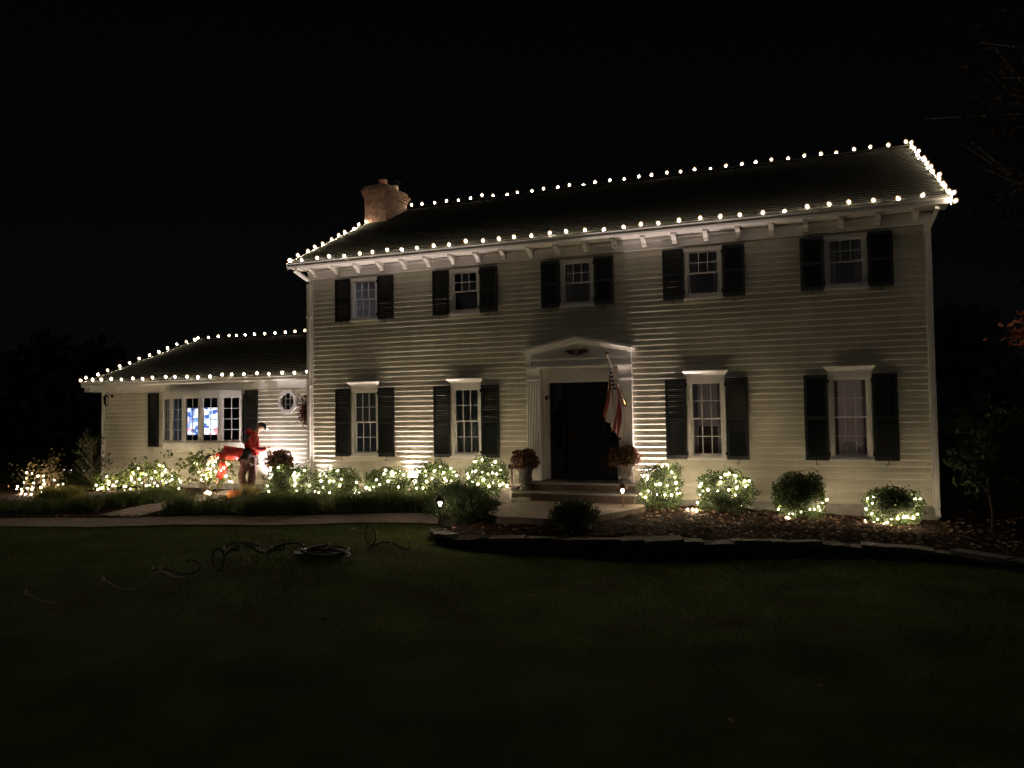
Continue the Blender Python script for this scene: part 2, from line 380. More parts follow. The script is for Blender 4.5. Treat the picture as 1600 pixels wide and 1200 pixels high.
# frieze, soffit, gutter, brackets
ez = 6.0; ey = -.45
MB().box(XL-.02, XR+.02, -.055, -.002, ZF, 5.872).build('frieze_board', M_WHITE, house)
MB().box(XL-.02, XR+.02, -.085, -.057, ZF+.16, ZF+.19).build('frieze_moulding', M_WHITE, house)
MB().box(XL-.24, XR+.24, ey+.02, .0, 5.875, 5.90).build('soffit', M_WHITE, house)
gp = [(ey+.02, 5.865), (ey-.06, 5.865), (ey-.085, 5.90), (ey-.085, 5.945), (ey-.11, 5.97), (ey-.11, 5.99), (ey+.02, 5.99)]
MB().prism(gp, XL-.25, XR+.25, 'x').build('gutter', M_WHITE, house)
br_p = [(-.06, 5.872), (-.34, 5.872), (-.34, 5.84), (-.30, 5.80), (-.24, 5.80), (-.17, 5.75), (-.13, 5.70), (-.10, 5.69), (-.06, 5.69)]
br_me = MB().prism(br_p, -.045, .045, 'x').mesh('bracket', M_WHITE)
bx = -1.33
while bx < XR-.2:
    put('bracket', br_me, house, (bx, 0, 0)); bx += .614
# roof: stepped shingle courses on each slope
def slope_roof(name, x0, x1, y0, z0, y1, z1, n, parent, thick=.05):
    mb = MB(); V = []; 
    ln = math.hypot(y1-y0, z1-z0); nyv, nz = -(z1-z0)/ln, (y1-y0)/ln
    if nz < 0: nyv, nz = -nyv, -nz
    prof = []
    for i in range(n):
        for t, h in ((i/n, .012), ((i+1)/n, .0)):
            prof.append((y0+(y1-y0)*t+nyv*h, z0+(z1-z0)*t+nz*h))
    prof += [(y1, z1-thick), (y0, z0-thick)]
    return mb.prism(prof, x0, x1, 'x').build(name, M_ROOF, parent)
RY, RZ = 4.4455, 8.47
slope_roof('roof', XL-.27, XR+.25, ey-.06, ez-.015, RY, RZ, 36, house)
slope_roof('roof', XL-.27, XR+.25, 2*RY-ey+.06, ez-.015, RY+.004, RZ, 36, house)
for xa in (XL-.30, XR+.252):
    mb = MB()
    for s in (-1, 1):
        p = (xa+.012, RY+s*(RY-ey+.05), ez-.085); q = (xa+.012, RY, RZ-.075); mb.beam(p, q, .028, .15)
        mb.build('rake_board', M_WHITE, house); mb = MB()
MB().beam((XL-.27, RY, RZ+.01), (XR+.25, RY, RZ+.01), .16, .03).build('ridge_cap', M_ROOF, house)
# downspouts
def downspout(x, xt, y, zt, zb, top):
    mb = MB(); pts = [(xt, ey-.05, top), (xt, ey-.05, top-.06), (x, y, zt), (x, y, zt-.08), (x, y, zb+.1), (x, y-.10, zb)]
    for a, b in zip(pts[:-1], pts[1:]): mb.beam(a, b, .078, .058, (0, 1, 0) if abs(Vector(b)[2]-Vector(a)[2]) > .1 else (0, 0, 1))
    for z in (zt-.9, (zt+zb)/2, zb+.7): mb.box(x-.055, x+.055, y-.034, y+.05, z, z+.03)
    return mb.build('downspout', M_WHITE, house)
downspout(XR-.06, XR+.05, -.085, 5.52, .42, 5.87)
downspout(XL+.02, XL-.08, -.085, 5.62, .50, 5.87)

# windows
def window(xc, zb, zt, y, upper, w=.36, lower_grid=True, hood=False, par=None):
    win = MB(); d = .06
    win.box(xc-w, xc-w+d, y-.05, y+.04, zb, zt); win.box(xc+w-d, xc+w, y-.05, y+.04, zb, zt)
    win.box(xc-w+d, xc+w-d, y-.05, y+.04, zt-d, zt); win.box(xc-w+d, xc+w-d, y-.05, y+.04, zb, zb+d*.8)
    wo = win.build('window', M_WHITE, par)
    MB().box(xc-w-.03, xc+w+.03, y-.10, y+.02, zb-.045, zb-.002).build('sill', M_WHITE, wo)
    x0, x1 = xc-w+d, xc+w-d; z0, z1 = zb+d*.8, zt-d; zm = (z0+z1)/2
    for si, (a, b, yy, grid) in enumerate(((zm-.018, z1, y+.0, True), (z0, zm+.018, y+.034, lower_grid))):
        s = MB(); t = .032
        s.box(x0, x0+t, yy-.015, yy+.015, a, b); s.box(x1-t, x1, yy-.015, yy+.015, a, b)
        s.box(x0+t, x1-t, yy-.015, yy+.015, b-t, b); s.box(x0+t, x1-t, yy-.015, yy+.015, a, a+t)
        so = s.build('sash', M_WHITE, wo)
        gx0, gx1, gz0, gz1 = x0+t, x1-t, a+t, b-t; nc, nr = (3, 2) if grid else (1, 1)
        if grid:
            m = MB()
            for i in (1, 2): xx = gx0+(gx1-gx0)*i/3; m.box(xx-.008, xx+.008, yy-.012, yy+.008, gz0, gz1)
            zz = (gz0+gz1)/2
            for i in range(3): m.box(gx0+(gx1-gx0)*i/3+(.009 if i else 0), gx0+(gx1-gx0)*(i+1)/3-(.009 if i < 2 else 0), yy-.011, yy+.007, zz-.008, zz+.008)
            m.build('muntin_grid', M_WHITE, wo)
        for i in range(nc):
            for j in range(nr):
                pm = MB(); tl = .0015*rng.normal()
                pa, pb = gx0+(gx1-gx0)*i/nc, gx0+(gx1-gx0)*(i+1)/nc; qa, qb = gz0+(gz1-gz0)*j/nr, gz0+(gz1-gz0)*(j+1)/nr
                pm.add([(pa, yy+tl, qa), (pb, yy-tl, qa), (pb, yy-tl, qb), (pa, yy+tl, qb)], [(0, 1, 2, 3)]); pm.build('pane', M_GLASS, wo)
    if hood:
        h = MB(); pr = [(.0, zt+.002), (-.06, zt+.002), (-.06, zt+.075), (-.085, zt+.085), (-.10, zt+.11), (-.145, zt+.145), (-.155, zt+.165), (0, zt+.165)]
        k = len(pr); ins = [.0 if p[1] < zt+.08 else min(.075, (-p[0]-.06)*.85) for p in pr]
        vs = [(xc-w-.01-i, y+p[0], p[1]) for p, i in zip(pr, ins)]+[(xc+w+.01+i, y+p[0], p[1]) for p, i in zip(pr, ins)]
        h.add(vs, [tuple(range(k)), tuple(range(2*k-1, k-1, -1))]+[(i, k+i, k+(i+1) % k, (i+1) % k) for i in range(k)])
        h.build('hood', M_WHITE, wo)
    return wo
for x in WX: window(x, UB, UT, 0, True, lower_grid=(x == 0), par=house)
for i in (0, 1, 3, 4): window(WX[i], LB, LT, 0, False, hood=True, par=house)

# shutters: stiles and rails, louvres, hinges and the curl of the holdback
def shutter(xh, sgn, zb, zt, y, w=.42, par=None, tilt=.05):
    """xh hinge edge, sgn -1 left / +1 right"""
    o = thing_part('shutter', par, (xh, y-.085, zb), sgn*tilt)
    H = zt-zb; s = sgn
    fr = MB(); t = .05
    def bx(a, b, z0, z1, d0=-.018, d1=.018): fr.box(min(a*s, b*s), max(a*s, b*s), d0, d1, z0, z1)
    bx(.004, t, 0, H); bx(w-t, w, 0, H); bx(t, w-t, 0, .075); bx(t, w-t, H-.06, H); bx(t, w-t, H*.5-.03, H*.5+.03)
    o.data = fr.mesh('shutter', M_SHUT)
    lv = MB(); 
    for a, b in ((.075, H*.5-.03), (H*.5+.03, H-.06)):
        n = int((b-a)/.036)
        for i in range(n):
            z = a+(b-a)*(i+.5)/n; xa, xb = sorted((t*s, (w-t)*s))
            lv.add([(xa, -.015, z-.017), (xb, -.015, z-.017), (xb, .013, z+.015), (xa, .013, z+.015), (xa, -.013, z-.021), (xb, -.013, z-.021), (xb, .015, z+.011), (xa, .015, z+.011)],
                   [(0, 1, 2, 3), (7, 6, 5, 4), (0, 4, 5, 1), (2, 6, 7, 3)])
    q = put('louvres', lv.mesh('louvres', M_SHUT), o, local=True); q['kind'] = 'stuff'
    hg = MB(); 
    for z in (.12, H-.12): hg = MB().box(min(-.02*s, .03*s), max(-.02*s, .03*s), -.024, -.016, z-.035, z+.035); put('hinge', hg.mesh('hinge', M_BLACK), o, local=True)
    pts = [(w*.55*s, .03, .06), (w*.55*s, -.03, -.01), (w*.55*s, -.035, -.05)]+[(w*.55*s+.022*math.cos(a)*s-.022*s, -.035, -.07-.022*math.sin(a)) for a in np.linspace(0, 4.2, 8)]
    put('holdback', MB().tube(pts, .006, 5).mesh('holdback', M_BLACK), o, local=True)
    return o
def thing_part(name, par, loc, rz):
    o = bpy.data.objects.new(name, bpy.data.meshes.new(name)); COL.objects.link(o); o.parent = par
    o.location = Vector(loc)-org(par); o.rotation_euler = (0, 0, rz); return o
def jit(): return .05+.025*random.uniform(-1, 1)
for x in WX:
    shutter(x-.375, -1, UB-.03, UT+.01, 0, par=house, tilt=jit()); shutter(x+.375, 1, UB-.03, UT+.01, 0, par=house, tilt=jit())
for i in (0, 1, 3, 4):
    shutter(WX[i]-.375, -1, LB-.03, LT+.01, 0, par=house, tilt=jit()); shutter(WX[i]+.375, 1, LB-.03, LT+.01, 0, par=house, tilt=jit())

# front door in its recess, with sidelights
dy = .42
MB().add([(4.36, .10, .62), (4.40, dy, .62), (4.40, dy, 3.28), (4.36, .10, 3.28)], [(0, 1, 2, 3)]).build('door_reveal', M_WHITE, house)
MB().add([(6.04, .10, .62), (6.04, .10, 3.28), (6.03, dy, 3.28), (6.03, dy, .62)], [(0, 1, 2, 3)]).build('door_reveal', M_WHITE, house)
MB().box(4.36, 6.04, .10, dy+.02, 3.281, 3.30).build('door_head_soffit', M_WHITE, house)
MB().box(4.40, 6.03, dy, dy+.03, 2.99, 3.278).build('door_head_panel', M_WHITE, house)
door = MB().box(4.78, 5.66, dy+.03, dy+.075, .93, 2.97).build('door', M_DOOR, house)
for (a, b, c, d) in ((4.86, 5.18, 1.02, 1.55), (5.26, 5.58, 1.02, 1.55), (4.86, 5.18, 1.65, 2.35), (5.26, 5.58, 1.65, 2.35), (4.86, 5.18, 2.45, 2.87), (5.26, 5.58, 2.45, 2.87)):
    MB().box(a, b, dy+.018, dy+.0285, c, d).build('door_panel', M_DOOR, door)
MB().lathe([(.012, 0), (.03, .01), (.034, .03), (.02, .05)], 10).build('door_knob', M_BRASS, door, True).matrix_local = Matrix.Translation((4.85, dy+.02, 1.85-.0)) @ Matrix.Rotation(R(90), 4, 'X')
for a, b in ((4.42, 4.74), (5.70, 6.02)):
    sf = MB(); t = .06
    sf.box(a, a+t, dy+.0, dy+.05, .93, 2.97); sf.box(b-t, b, dy+.0, dy+.05, .93, 2.97); sf.box(a+t, b-t, dy+.0, dy+.05, .93, 1.55); sf.box(a+t, b-t, dy+.0, dy+.05, 2.90, 2.97)
    for z in (1.88, 2.22, 2.56): sf.box(a+t, b-t, dy+.005, dy+.045, z-.01, z+.01)
    sf.box((a+b)/2-.009, (a+b)/2+.009, dy+.006, dy+.044, 1.55, 2.90)
    so = sf.build('sidelight', M_DOOR, house)
    for z0, z1 in ((1.55, 1.88), (1.88, 2.22), (2.22, 2.56), (2.56, 2.90)):
        for xx0, xx1 in ((a+t, (a+b)/2), ((a+b)/2, b-t)):
            MB().add([(xx0, dy+.025, z0), (xx1, dy+.025, z0), (xx1, dy+.025, z1), (xx0, dy+.025, z1)], [(0, 1, 2, 3)]).build('pane', M_GLASS, so)
MB().box(4.40, 6.03, dy+.09, dy+.10, .90, 2.99).build('dark_hall_wall', M_DARK, house)
# pilasters with flutes and the pedimented head
for a, b in ((4.05, 4.355), (6.045, 6.335)):
    n = 7; pr = [(a, -.0)]; wv = (b-a-.05)/n
    pr = [(a, -.002), (a, -.10), (a+.025, -.10)]
    for i in range(n):
        x = a+.025+i*wv; pr += [(x+wv*.2, -.10), (x+wv*.35, -.082), (x+wv*.65, -.082), (x+wv*.8, -.10)]
    pr += [(b-.025, -.10), (b, -.10), (b, -.002)]
    po = MB().prism(pr, 1.12, 3.02, 'z').build('pilaster', M_WHITE, house)
    MB().box(a-.015, b+.01, -.13, -.002, .90, 1.118).build('plinth', M_WHITE, po)
    MB().box(a-.01, b+.008, -.125, -.002, 3.022, 3.06).build('capital', M_WHITE, po)
    MB().box(a, b, -.095, -.002, 3.062, 3.285).build('capital_block', M_WHITE, po)
ped = MB().prism([(4.055, 3.29), (6.335, 3.29), (6.335, 3.63), (5.195, 3.86), (4.055, 3.63)], -.12, -.002).build('pediment', M_WHITE, house)
MB().box(4.03, 6.36, -.19, -.122, 3.29, 3.325).build('cornice', M_WHITE, ped)
MB().box(4.20, 6.20, -.20, -.122, 3.44, 3.475).build('cornice', M_WHITE, ped)
for a, b in (((3.99, 3.655), (5.195, 3.905)), ((5.195, 3.905), (6.40, 3.655))):
    MB().prism([(a[0], a[1]-.03), (b[0], b[1]-.03), (b[0], b[1]+.025), (a[0], a[1]+.025)], -.30, -.003).build('raking_cornice', M_WHITE, ped)
    MB().prism([(a[0]+(.1 if a[0] < 4.5 else 0), a[1]-.115+(.02 if a[0] < 4.5 else 0)), (b[0]-(.1 if b[0] > 6 else 0), b[1]-.115+(.02 if b[0] > 6 else 0)), (b[0]-(.1 if b[0] > 6 else 0), b[1]-.031-(0 if b[0] < 6 else -.02)), (a[0]+(.1 if a[0] < 4.5 else 0), a[1]-.031+(.02 if a[0] < 4.5 else 0))], -.21, -.122).build('raking_moulding', M_WHITE, ped)
for a, b in ((4.055, 4.20), (6.20, 6.335)): MB().box(a, b, -.16, -.121, 3.33, 3.60).build('pediment_end_panel', M_WHITE, ped)
# eagle: spread wings, body, head, tail
eg = MB(); ec = Vector((5.195, -.15, 3.60))
wing_l = [(0, .02), (-.06, .055), (-.14, .06), (-.22, .045), (-.27, .02), (-.22, -.005), (-.17, -.02), (-.12, -.045), (-.06, -.055), (0, -.04)]
eg.prism([(ec.x+x, ec.z+z) for x, z in wing_l], -.165, -.125); eg.prism([(ec.x-x, ec.z+z) for x, z in wing_l][::-1], -.166, -.126)
eo = eg.build('eagle_ornament', mat('eagle_dark', (.06, .05, .035), .5, .3, 20, metal=.3), ped)
MB().lathe([(.005, -.085), (.03, -.05), (.042, 0), (.03, .04), (.022, .055), (.028, .075), (.012, .095)], 10, (ec.x, -.16, ec.z)).build('eagle_body', M_GOLD, eo, True)

# chimney: brick stack with corbelled top, joined courses
ch = thing_part('chimney', house, (0, 0, 0), 0); 
cx0, cx1, cy0, cy1 = -1.92, -1.22, 3.05, 4.25
core = MB().box(cx0+.012, cx1-.012, cy0+.012, cy1-.012, 6.3, 8.80); ch.data = core.mesh('chimney', M_MORT)
bk = MB(); z = 7.3; row = 0
while z < 8.79:
    g = 0 if z < 8.44 else min(.08, (z-8.44)*.36); 
    if z > 8.69: g = .025
    a0, a1, b0, b1 = cx0-g, cx1+g, cy0-g, cy1+g; off = .1 if row % 2 else 0
    x = a0-off
    while x < a1-.02:
        xa, xb = max(x, a0), min(x+.195, a1)
        if xb-xa > .03: bk.box(xa+.004, xb-.004, b0+.004*random.random(), b0+.1, z, z+.062)
        x += .2
    y = b0+.105-off*.5
    while y < b1-.02:
        ya, yb = max(y, b0+.105), min(y+.195, b1)
        if yb-ya > .03: bk.box(a1-.1, a1-.004*random.random(), ya+.004, yb-.004, z, z+.062); bk.box(a0+.004*random.random(), a0+.1, ya+.004, yb-.004, z, z+.062)
        y += .2
    z += .0725; row += 1
bo = put('brick_course', bk.mesh('brick_course', M_BRICK), ch); bo['kind'] = 'stuff'
MB().box(cx0-.02, cx1+.02, cy0-.02, cy1+.02, 8.795, 8.83).build('chimney_cap', M_MORT, ch)
for xx, yy, h, m in ((-1.45, 3.28, .20, M_CLAY), (-1.42, 3.85, .18, M_PALE)):
    MB().lathe([(.13, 0), (.13, h), (.11, h), (.11, .02)], 10, (xx, yy, 8.82)).build('flue', m, ch)
MB().box(-1.58, -1.26, 3.69, 4.01, 9.10, 9.13).lathe([(.01, 0), (.012, .14)], 6, (-1.55, 3.85, 8.97)).lathe([(.01, 0), (.012, .14)], 6, (-1.29, 3.85, 8.97)).build('flue_cap', M_BLACK, ch)

# ---------------------------------------------------------------- the low wing on the left
WL, WR_, WY, WB, WF = -9.06, -1.565, .6, .60, 3.06
bow_o = (-6.74, -4.07, 1.66, 2.93); oc = Vector((-2.66, WY, 2.72))
wopen = [bow_o, (oc.x-.19, oc.x+.19, oc.z-.21, oc.z+.21)]
ww = sheet('wall', WL, WR_, WB, 3.3, WY, wopen, .08, M_SIDE, house)
clad(ww, WL+.10, WR_, WB, WF, WY, [(bow_o[0]-.06, bow_o[1]+.06, 1.52, 2.99), (oc.x-.22, oc.x+.22, oc.z-.24, oc.z+.24)])
MB().box(WL+.02, WR_-.02, WY+.02, 8.0, -.1, WB-.003).build('foundation', M_FOUND, house)
MB().box(WL, WL+.12, WY-.045, WY, WB-.02, WF+.02).build('corner_board', M_WHITE, house)
wry, wrz, wey, wez = 4.5, 4.94, .15, 3.36
MB().prism([(WY, WB), (8.4, WB), (8.4, 3.2), (wry, 4.8), (WY, 3.3)], WL+.005, WL+.02, 'x').build('gable_wall', M_SIDE, house)
MB().box(WL, WR_, WY-.05, WY-.002, WF, 3.252).build('frieze_board', M_WHITE, house)
MB().box(WL-.20, WR_, wey+.02, WY, 3.255, 3.275).build('soffit', M_WHITE, house)
MB().prism([(wey+.02, 3.235), (wey-.05, 3.235), (wey-.08, 3.27), (wey-.08, 3.32), (wey-.10, 3.34), (wey-.10, 3.355), (wey+.02, 3.355)], WL-.20, WR_-.06, 'x').build('gutter', M_WHITE, house)
slope_roof('roof', WL-.24, WR_, wey-.05, wez-.01, wry, wrz, 30, house)
slope_roof('roof', WL-.24, WR_, 2*wry-wey+.05, wez-.01, wry+.004, wrz, 30, house)
for s in (-1, 1):
    MB().beam((WL-.257, wry+s*(wry-wey+.04), wez-.075), (WL-.257, wry, wrz-.065), .028, .13).build('rake_board', M_WHITE, house)
MB().box(WL-.21, WL, wey+.03, WY, 3.10, 3.252).build('eave_return', M_WHITE, house)
MB().beam((WL-.24, wry, wrz+.01), (WR_, wry, wrz+.01), .15, .03).build('ridge_cap', M_ROOF, house)
# bow window of five casements
sw = .556; ang = [24, 12, 0, -12, -24]; pts = [Vector((-6.75, WY-.03, 0))]
for a in ang: pts.append(pts[-1]+Vector((math.cos(R(a)), -math.sin(R(a)), 0))*sw)
bow = thing_part('bow_window', house, (0, 0, 0), 0)
bm_ = MB(); low = [(p.x, p.y) for p in pts]
bm_.prism([(pts[0].x-.04, WY-.004)]+[(p.x, p.y-.05) for p in pts]+[(pts[-1].x+.04, WY-.004)], 1.50, 1.655, 'z')
bow.data = bm_.mesh('bow_window', M_WHITE)
MB().prism([(pts[0].x-.06, WY-.005)]+[(p.x, p.y-.08) for p in pts]+[(pts[-1].x+.06, WY-.005)], 1.657, 1.69, 'z').build('sill', M_WHITE, bow)
MB().prism([(pts[0].x-.04, WY-.005)]+[(p.x, p.y-.05) for p in pts]+[(pts[-1].x+.04, WY-.005)], 2.90, 3.05, 'z').build('head_board', M_WHITE, bow)
for i in range(5):
    a, b = pts[i], pts[i+1]; d = (b-a).normalized(); nn = Vector((d.y, -d.x, 0)); mid = (a+b)/2
    def fp(u, h, z): q = a+d*u+nn*h; return (q.x, q.y, z)
    def bar(mb, u0, u1, z0, z1, h0, h1):
        vs = [fp(u, h, z) for z in (z0, z1) for h in (h0, h1) for u in (u0, u1)]
        mb.add(vs, [(0, 2, 3, 1), (4, 5, 7, 6), (0, 1, 5, 4), (2, 6, 7, 3), (0, 4, 6, 2), (1, 3, 7, 5)])
    fm = MB(); t = .075
    bar(fm, 0.001, t, 1.692, 2.898, -.02, .04); bar(fm, sw-t, sw-.001, 1.692, 2.898, -.02, .04); bar(fm, t, sw-t, 1.692, 1.692+.055, -.02, .04); bar(fm, t, sw-t, 2.898-.05, 2.898, -.02, .04)
    co = fm.build('casement', M_WHITE, bow)
    g0, g1, h0, h1 = t, sw-t, 1.747, 2.848; mm = MB(); um = (g0+g1)/2
    bar(mm, um-.008, um+.008, h0, h1, -.005, .016)
    for k in (1, 2, 3):
        zz = h0+(h1-h0)*k/4; bar(mm, g0, um-.009, zz-.008, zz+.008, -.004, .015); bar(mm, um+.009, g1, zz-.008, zz+.008, -.004, .015)
    mm.build('muntin_grid', M_WHITE, co)
    for k in range(4):
        za, zb = h0+(h1-h0)*k/4, h0+(h1-h0)*(k+1)/4
        for u0, u1 in ((g0, um), (um, g1)):
            MB().add([fp(u0, .005, za), fp(u1, .005, za), fp(u1, .005, zb), fp(u0, .005, zb)], [(0, 1, 2, 3)]).build('pane', M_GLASS, co)
shutter(-6.90, -1, 1.56, 3.03, WY, par=house, w=.40, tilt=.07); shutter(-3.98, 1, 1.56, 3.03, WY, par=house, w=.40, tilt=.05)
# octagon window
def ngon(r, rz=1.): return [(oc.x+r*math.cos(R(22.5+45*i)), oc.z+r*rz*math.sin(R(22.5+45*i))) for i in range(8)]
mb = MB(); A, B_ = ngon(.30, 1.05), ngon(.215, 1.05)
for i in range(8):
    j = (i+1) % 8; vs = [(p[0], yy, p[1]) for yy in (WY-.07, WY+.02) for p in (A[i], A[j], B_[j], B_[i])]
    mb.add(vs, [(0, 1, 2, 3), (7, 6, 5, 4), (0, 4, 5, 1), (2, 6, 7, 3)])
ow = mb.build('octagon_window', M_WHITE, house)
mb = MB()
for k in (-1, 1): mb.box(oc.x+k*.07-.008, oc.x+k*.07+.008, WY-.03, WY-.012, oc.z-.205, oc.z+.205)
for k in (-1, 1):
    for a, b in ((-.205, -.079), (-.061, .061), (.079, .205)): mb.box(oc.x+a, oc.x+b, WY-.029, WY-.013, oc.z+k*.07-.008, oc.z+k*.07+.008)
mb.build('muntin_grid', M_WHITE, ow)
MB().add([(p[0], WY-.02, p[1]) for p in ngon(.218, 1.05)], [tuple(range(8))]).build('pane', M_GLASS, ow)

# ---------------------------------------------------------------- rooms behind the windows
def room(x0, x1, y0, y1, z0, z1, m):
    return MB().add([(x, y, z) for z in (z0, z1) for y in (y0, y1) for x in (x0, x1)], [(0, 1, 3, 2), (4, 6, 7, 5), (2, 3, 7, 6), (0, 2, 6, 4), (1, 5, 7, 3)]).build('room', m, house)
room(-1.5, 1.25, .102, 3.9, 3.55, 5.84, M_ROOM)
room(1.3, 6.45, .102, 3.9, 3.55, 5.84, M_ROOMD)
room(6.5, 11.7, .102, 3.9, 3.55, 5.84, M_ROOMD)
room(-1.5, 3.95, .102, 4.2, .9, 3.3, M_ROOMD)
room(6.5, 11.7, .102, 4.4, .9, 3.3, M_ROOM)
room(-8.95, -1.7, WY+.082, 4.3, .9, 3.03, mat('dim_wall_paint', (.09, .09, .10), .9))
def globe(x, y, z, m, label):
    g = thing('ceiling_lamp', label, 'lamp', (x, y, z))
    MB().lathe([(.06, 0), (.06, -.02), (.02, -.03)], 12, (x, y, z)).build('mount', M_BRASS, g)
    MB().lathe([(.03, -.03), (.11, -.06), (.14, -.11), (.11, -.16), (.03, -.185)], 14, (x, y, z)).build('globe', m, g, True)
globe(.95, .55, 5.835, E_ROOMC, 'lit cool white ceiling lamp in the upper room at the house\'s left end')
globe(2.2, 2.6, 3.295, emis('ceiling_globe_dim', (.85, .95, .95), 14.), 'dim ceiling lamp in the ground floor room left of the front door')
E_FAINT = emis('unseen_fill_globe', (.9, .95, .85), .35)  # for lamps added out of sight to lift the dark upper panes
globe(3.9, .5, 5.835, E_FAINT, 'added unseen fill lamp in the dark upper room over the front door')
globe(9.1, .5, 5.835, E_FAINT, 'added unseen fill lamp in the dark upper room at the right end')
globe(9.2, 2.3, 3.295, E_ROOMW, 'lit warm ceiling lamp in the ground floor room right of the front door')
def curtain(x0, x1, y, z0, z1, label, m=M_CURT):
    n = 40; mb = MB()
    for i in range(n+1):
        x = x0+(x1-x0)*i/n; yy = y+.03*math.sin(i*1.25)+.008*math.sin(i*3.1)
        mb.v += [(x, yy, z0), (x+.01*math.sin(i), yy*.98+.02*y, z1)]
    mb.f += [(2*i, 2*i+2, 2*i+3, 2*i+1) for i in range(n)]
    o = mb.build('curtain', m, None, True); tag(o, label, 'curtain')
    md = o.modifiers.new('thickness', 'SOLIDIFY'); md.thickness = .004
curtain(7.42, 7.60, .26, 1.0, 3.05, 'pale curtain at the left side of the ground floor window nearest the flag')
curtain(7.98, 8.20, .26, 1.0, 3.05, 'pale curtain at the right side of the ground floor window nearest the flag')
curtain(10.04, 10.20, .26, 1.0, 3.05, 'narrow pale curtain at the left side of the rightmost ground floor window')
curtain(10.62, 10.84, .26, 1.0, 3.05, 'narrow pale curtain at the right side of the rightmost ground floor window')
curtain(2.2, 3.0, .24, 1.2, 3.05, 'drawn blue grey sheer curtain in the ground floor window left of the door', mat('grey_sheer', (.30, .31, .36), .9, trans=.5))
for xw, nm in ((5.2, 'over the front door'), (7.8, 'above the flag side window'), (10.4, 'at the house\'s right end')):
    curtain(xw-.36, xw-.17, .24, 4.3, 5.7, 'pale curtain at the left side of the upper window '+nm)
    curtain(xw+.17, xw+.36, .24, 4.3, 5.7, 'pale curtain at the right side of the upper window '+nm)
bl = thing('window_blind', 'half lowered slatted blind in the leftmost ground floor window', 'blind', (0, .12, 2.2))
MB().box(-.30, .30, .10, .13, 2.86, 2.90).build('head_rail', M_CLOTH, bl)
mb = MB()
for i in range(22): z = 2.84-.03*i; mb.add([(-.30, .10, z-.011), (.30, .10, z-.011), (.30, .118, z+.011), (-.30, .118, z+.011)], [(0, 1, 2, 3)])
o = mb.build('slats', mat('blind_slat', (.36, .37, .28), .7, trans=.5), bl); o['kind'] = 'stuff'
cab = thing('dark_cabinet', 'dark wooden cabinet seen through the window nearest the flag', 'cabinet', (7.75, 1.9, .9))
MB().box(7.05, 8.05, 1.6, 2.1, .905, 1.95).build('body', M_WOOD, cab); MB().box(7.0, 8.1, 1.55, 2.12, 1.952, 1.99).build('top', M_WOOD, cab)
for a, b in ((7.1, 7.53), (7.57, 8.0)): MB().box(a, b, 1.585, 1.598, 1.0, 1.9).build('door', M_WOOD, cab)
sofa = thing('white_sofa', 'white cushioned sofa back seen low in the rightmost ground floor window', 'sofa', (10.3, .9, .9))
MB().box(9.5, 11.3, .75, 1.5, .905, 1.25).build('seat', M_CLOTH, sofa); MB().box(9.5, 11.3, .55, .745, .91, 1.5).build('backrest', M_CLOTH, sofa)
for x in (10.02, 10.42, 10.78):
    mb = MB(); mb.lathe([(.02, -.17), (.15, -.13), (.2, 0), (.15, .12), (.03, .17)], 10, (0, 0, 0)); me = mb.mesh('pillow', M_CLOTH, smooth=True)
    put('pillow', me, sofa, (x, .84, 1.52), (0, R(random.uniform(-20, 20)), 0), (1, .45, 1))
# television
tvm = bpy.data.materials.new('tv_picture'); tvm.use_nodes = True; N = tvm.node_tree.nodes; L = tvm.node_tree.links
b = N['Principled BSDF']; b.inputs['Base Color'].default_value = (.01, .01, .01, 1); tc = N.new('ShaderNodeTexCoord')
mp = N.new('ShaderNodeMapping'); mp.inputs['Scale'].default_value = (5.2, 1, 7.5); L.new(tc.outputs['Object'], mp.inputs[0])
vo = N.new('ShaderNodeTexVoronoi'); vo.distance = 'CHEBYCHEV'; vo.inputs['Scale'].default_value = 1.1; L.new(mp.outputs[0], vo.inputs['Vector'])
cr = N.new('ShaderNodeValToRGB'); cr.color_ramp.interpolation = 'CONSTANT'; el = cr.color_ramp.elements
el[0].color = (.75, .88, 1, 1); el[1].position = .22; el[1].color = (.05, .10, .35, 1)
for p, c in ((.36, (.55, .72, 1)), (.55, (.9, .30, .32)), (.66, (.85, .9, 1)), (.86, (.20, .32, .8))): e = el.new(p); e.color = (*c, 1)
sp = N.new('ShaderNodeSeparateColor'); L.new(vo.outputs['Color'], sp.inputs[0]); L.new(sp.outputs[0], cr.inputs[0]); L.new(cr.outputs[0], b.inputs['Emission Color']); b.inputs['Emission Strength'].default_value = .9
tv = thing('television', 'switched on television showing a bright blue and white picture behind the bow window', 'television', (-8.05, 3.5, .9))
MB().box(-8.80, -7.30, 3.5, 3.55, 1.78, 2.68).build('housing', M_BLACK, tv)
MB().box(-8.77, -7.33, 3.488, 3.498, 1.81, 2.65).build('screen', tvm, tv)
MB().box(-8.2, -7.9, 3.42, 3.6, 1.455, 1.475).box(-8.09, -8.01, 3.515, 3.545, 1.475, 1.80).build('stand', M_BLACK, tv)
cs = thing('media_console', 'low glossy dark console under the television behind the bow window', 'console', (-8.05, 3.5, .9))
MB().box(-8.85, -7.2, 3.2, 3.8, .905, 1.44).build('body', mat('glossy_black', (.01, .01, .015), .12), cs); MB().box(-8.87, -7.18, 3.18, 3.82, 1.442, 1.453).build('top', MATS['glossy_black'], cs)

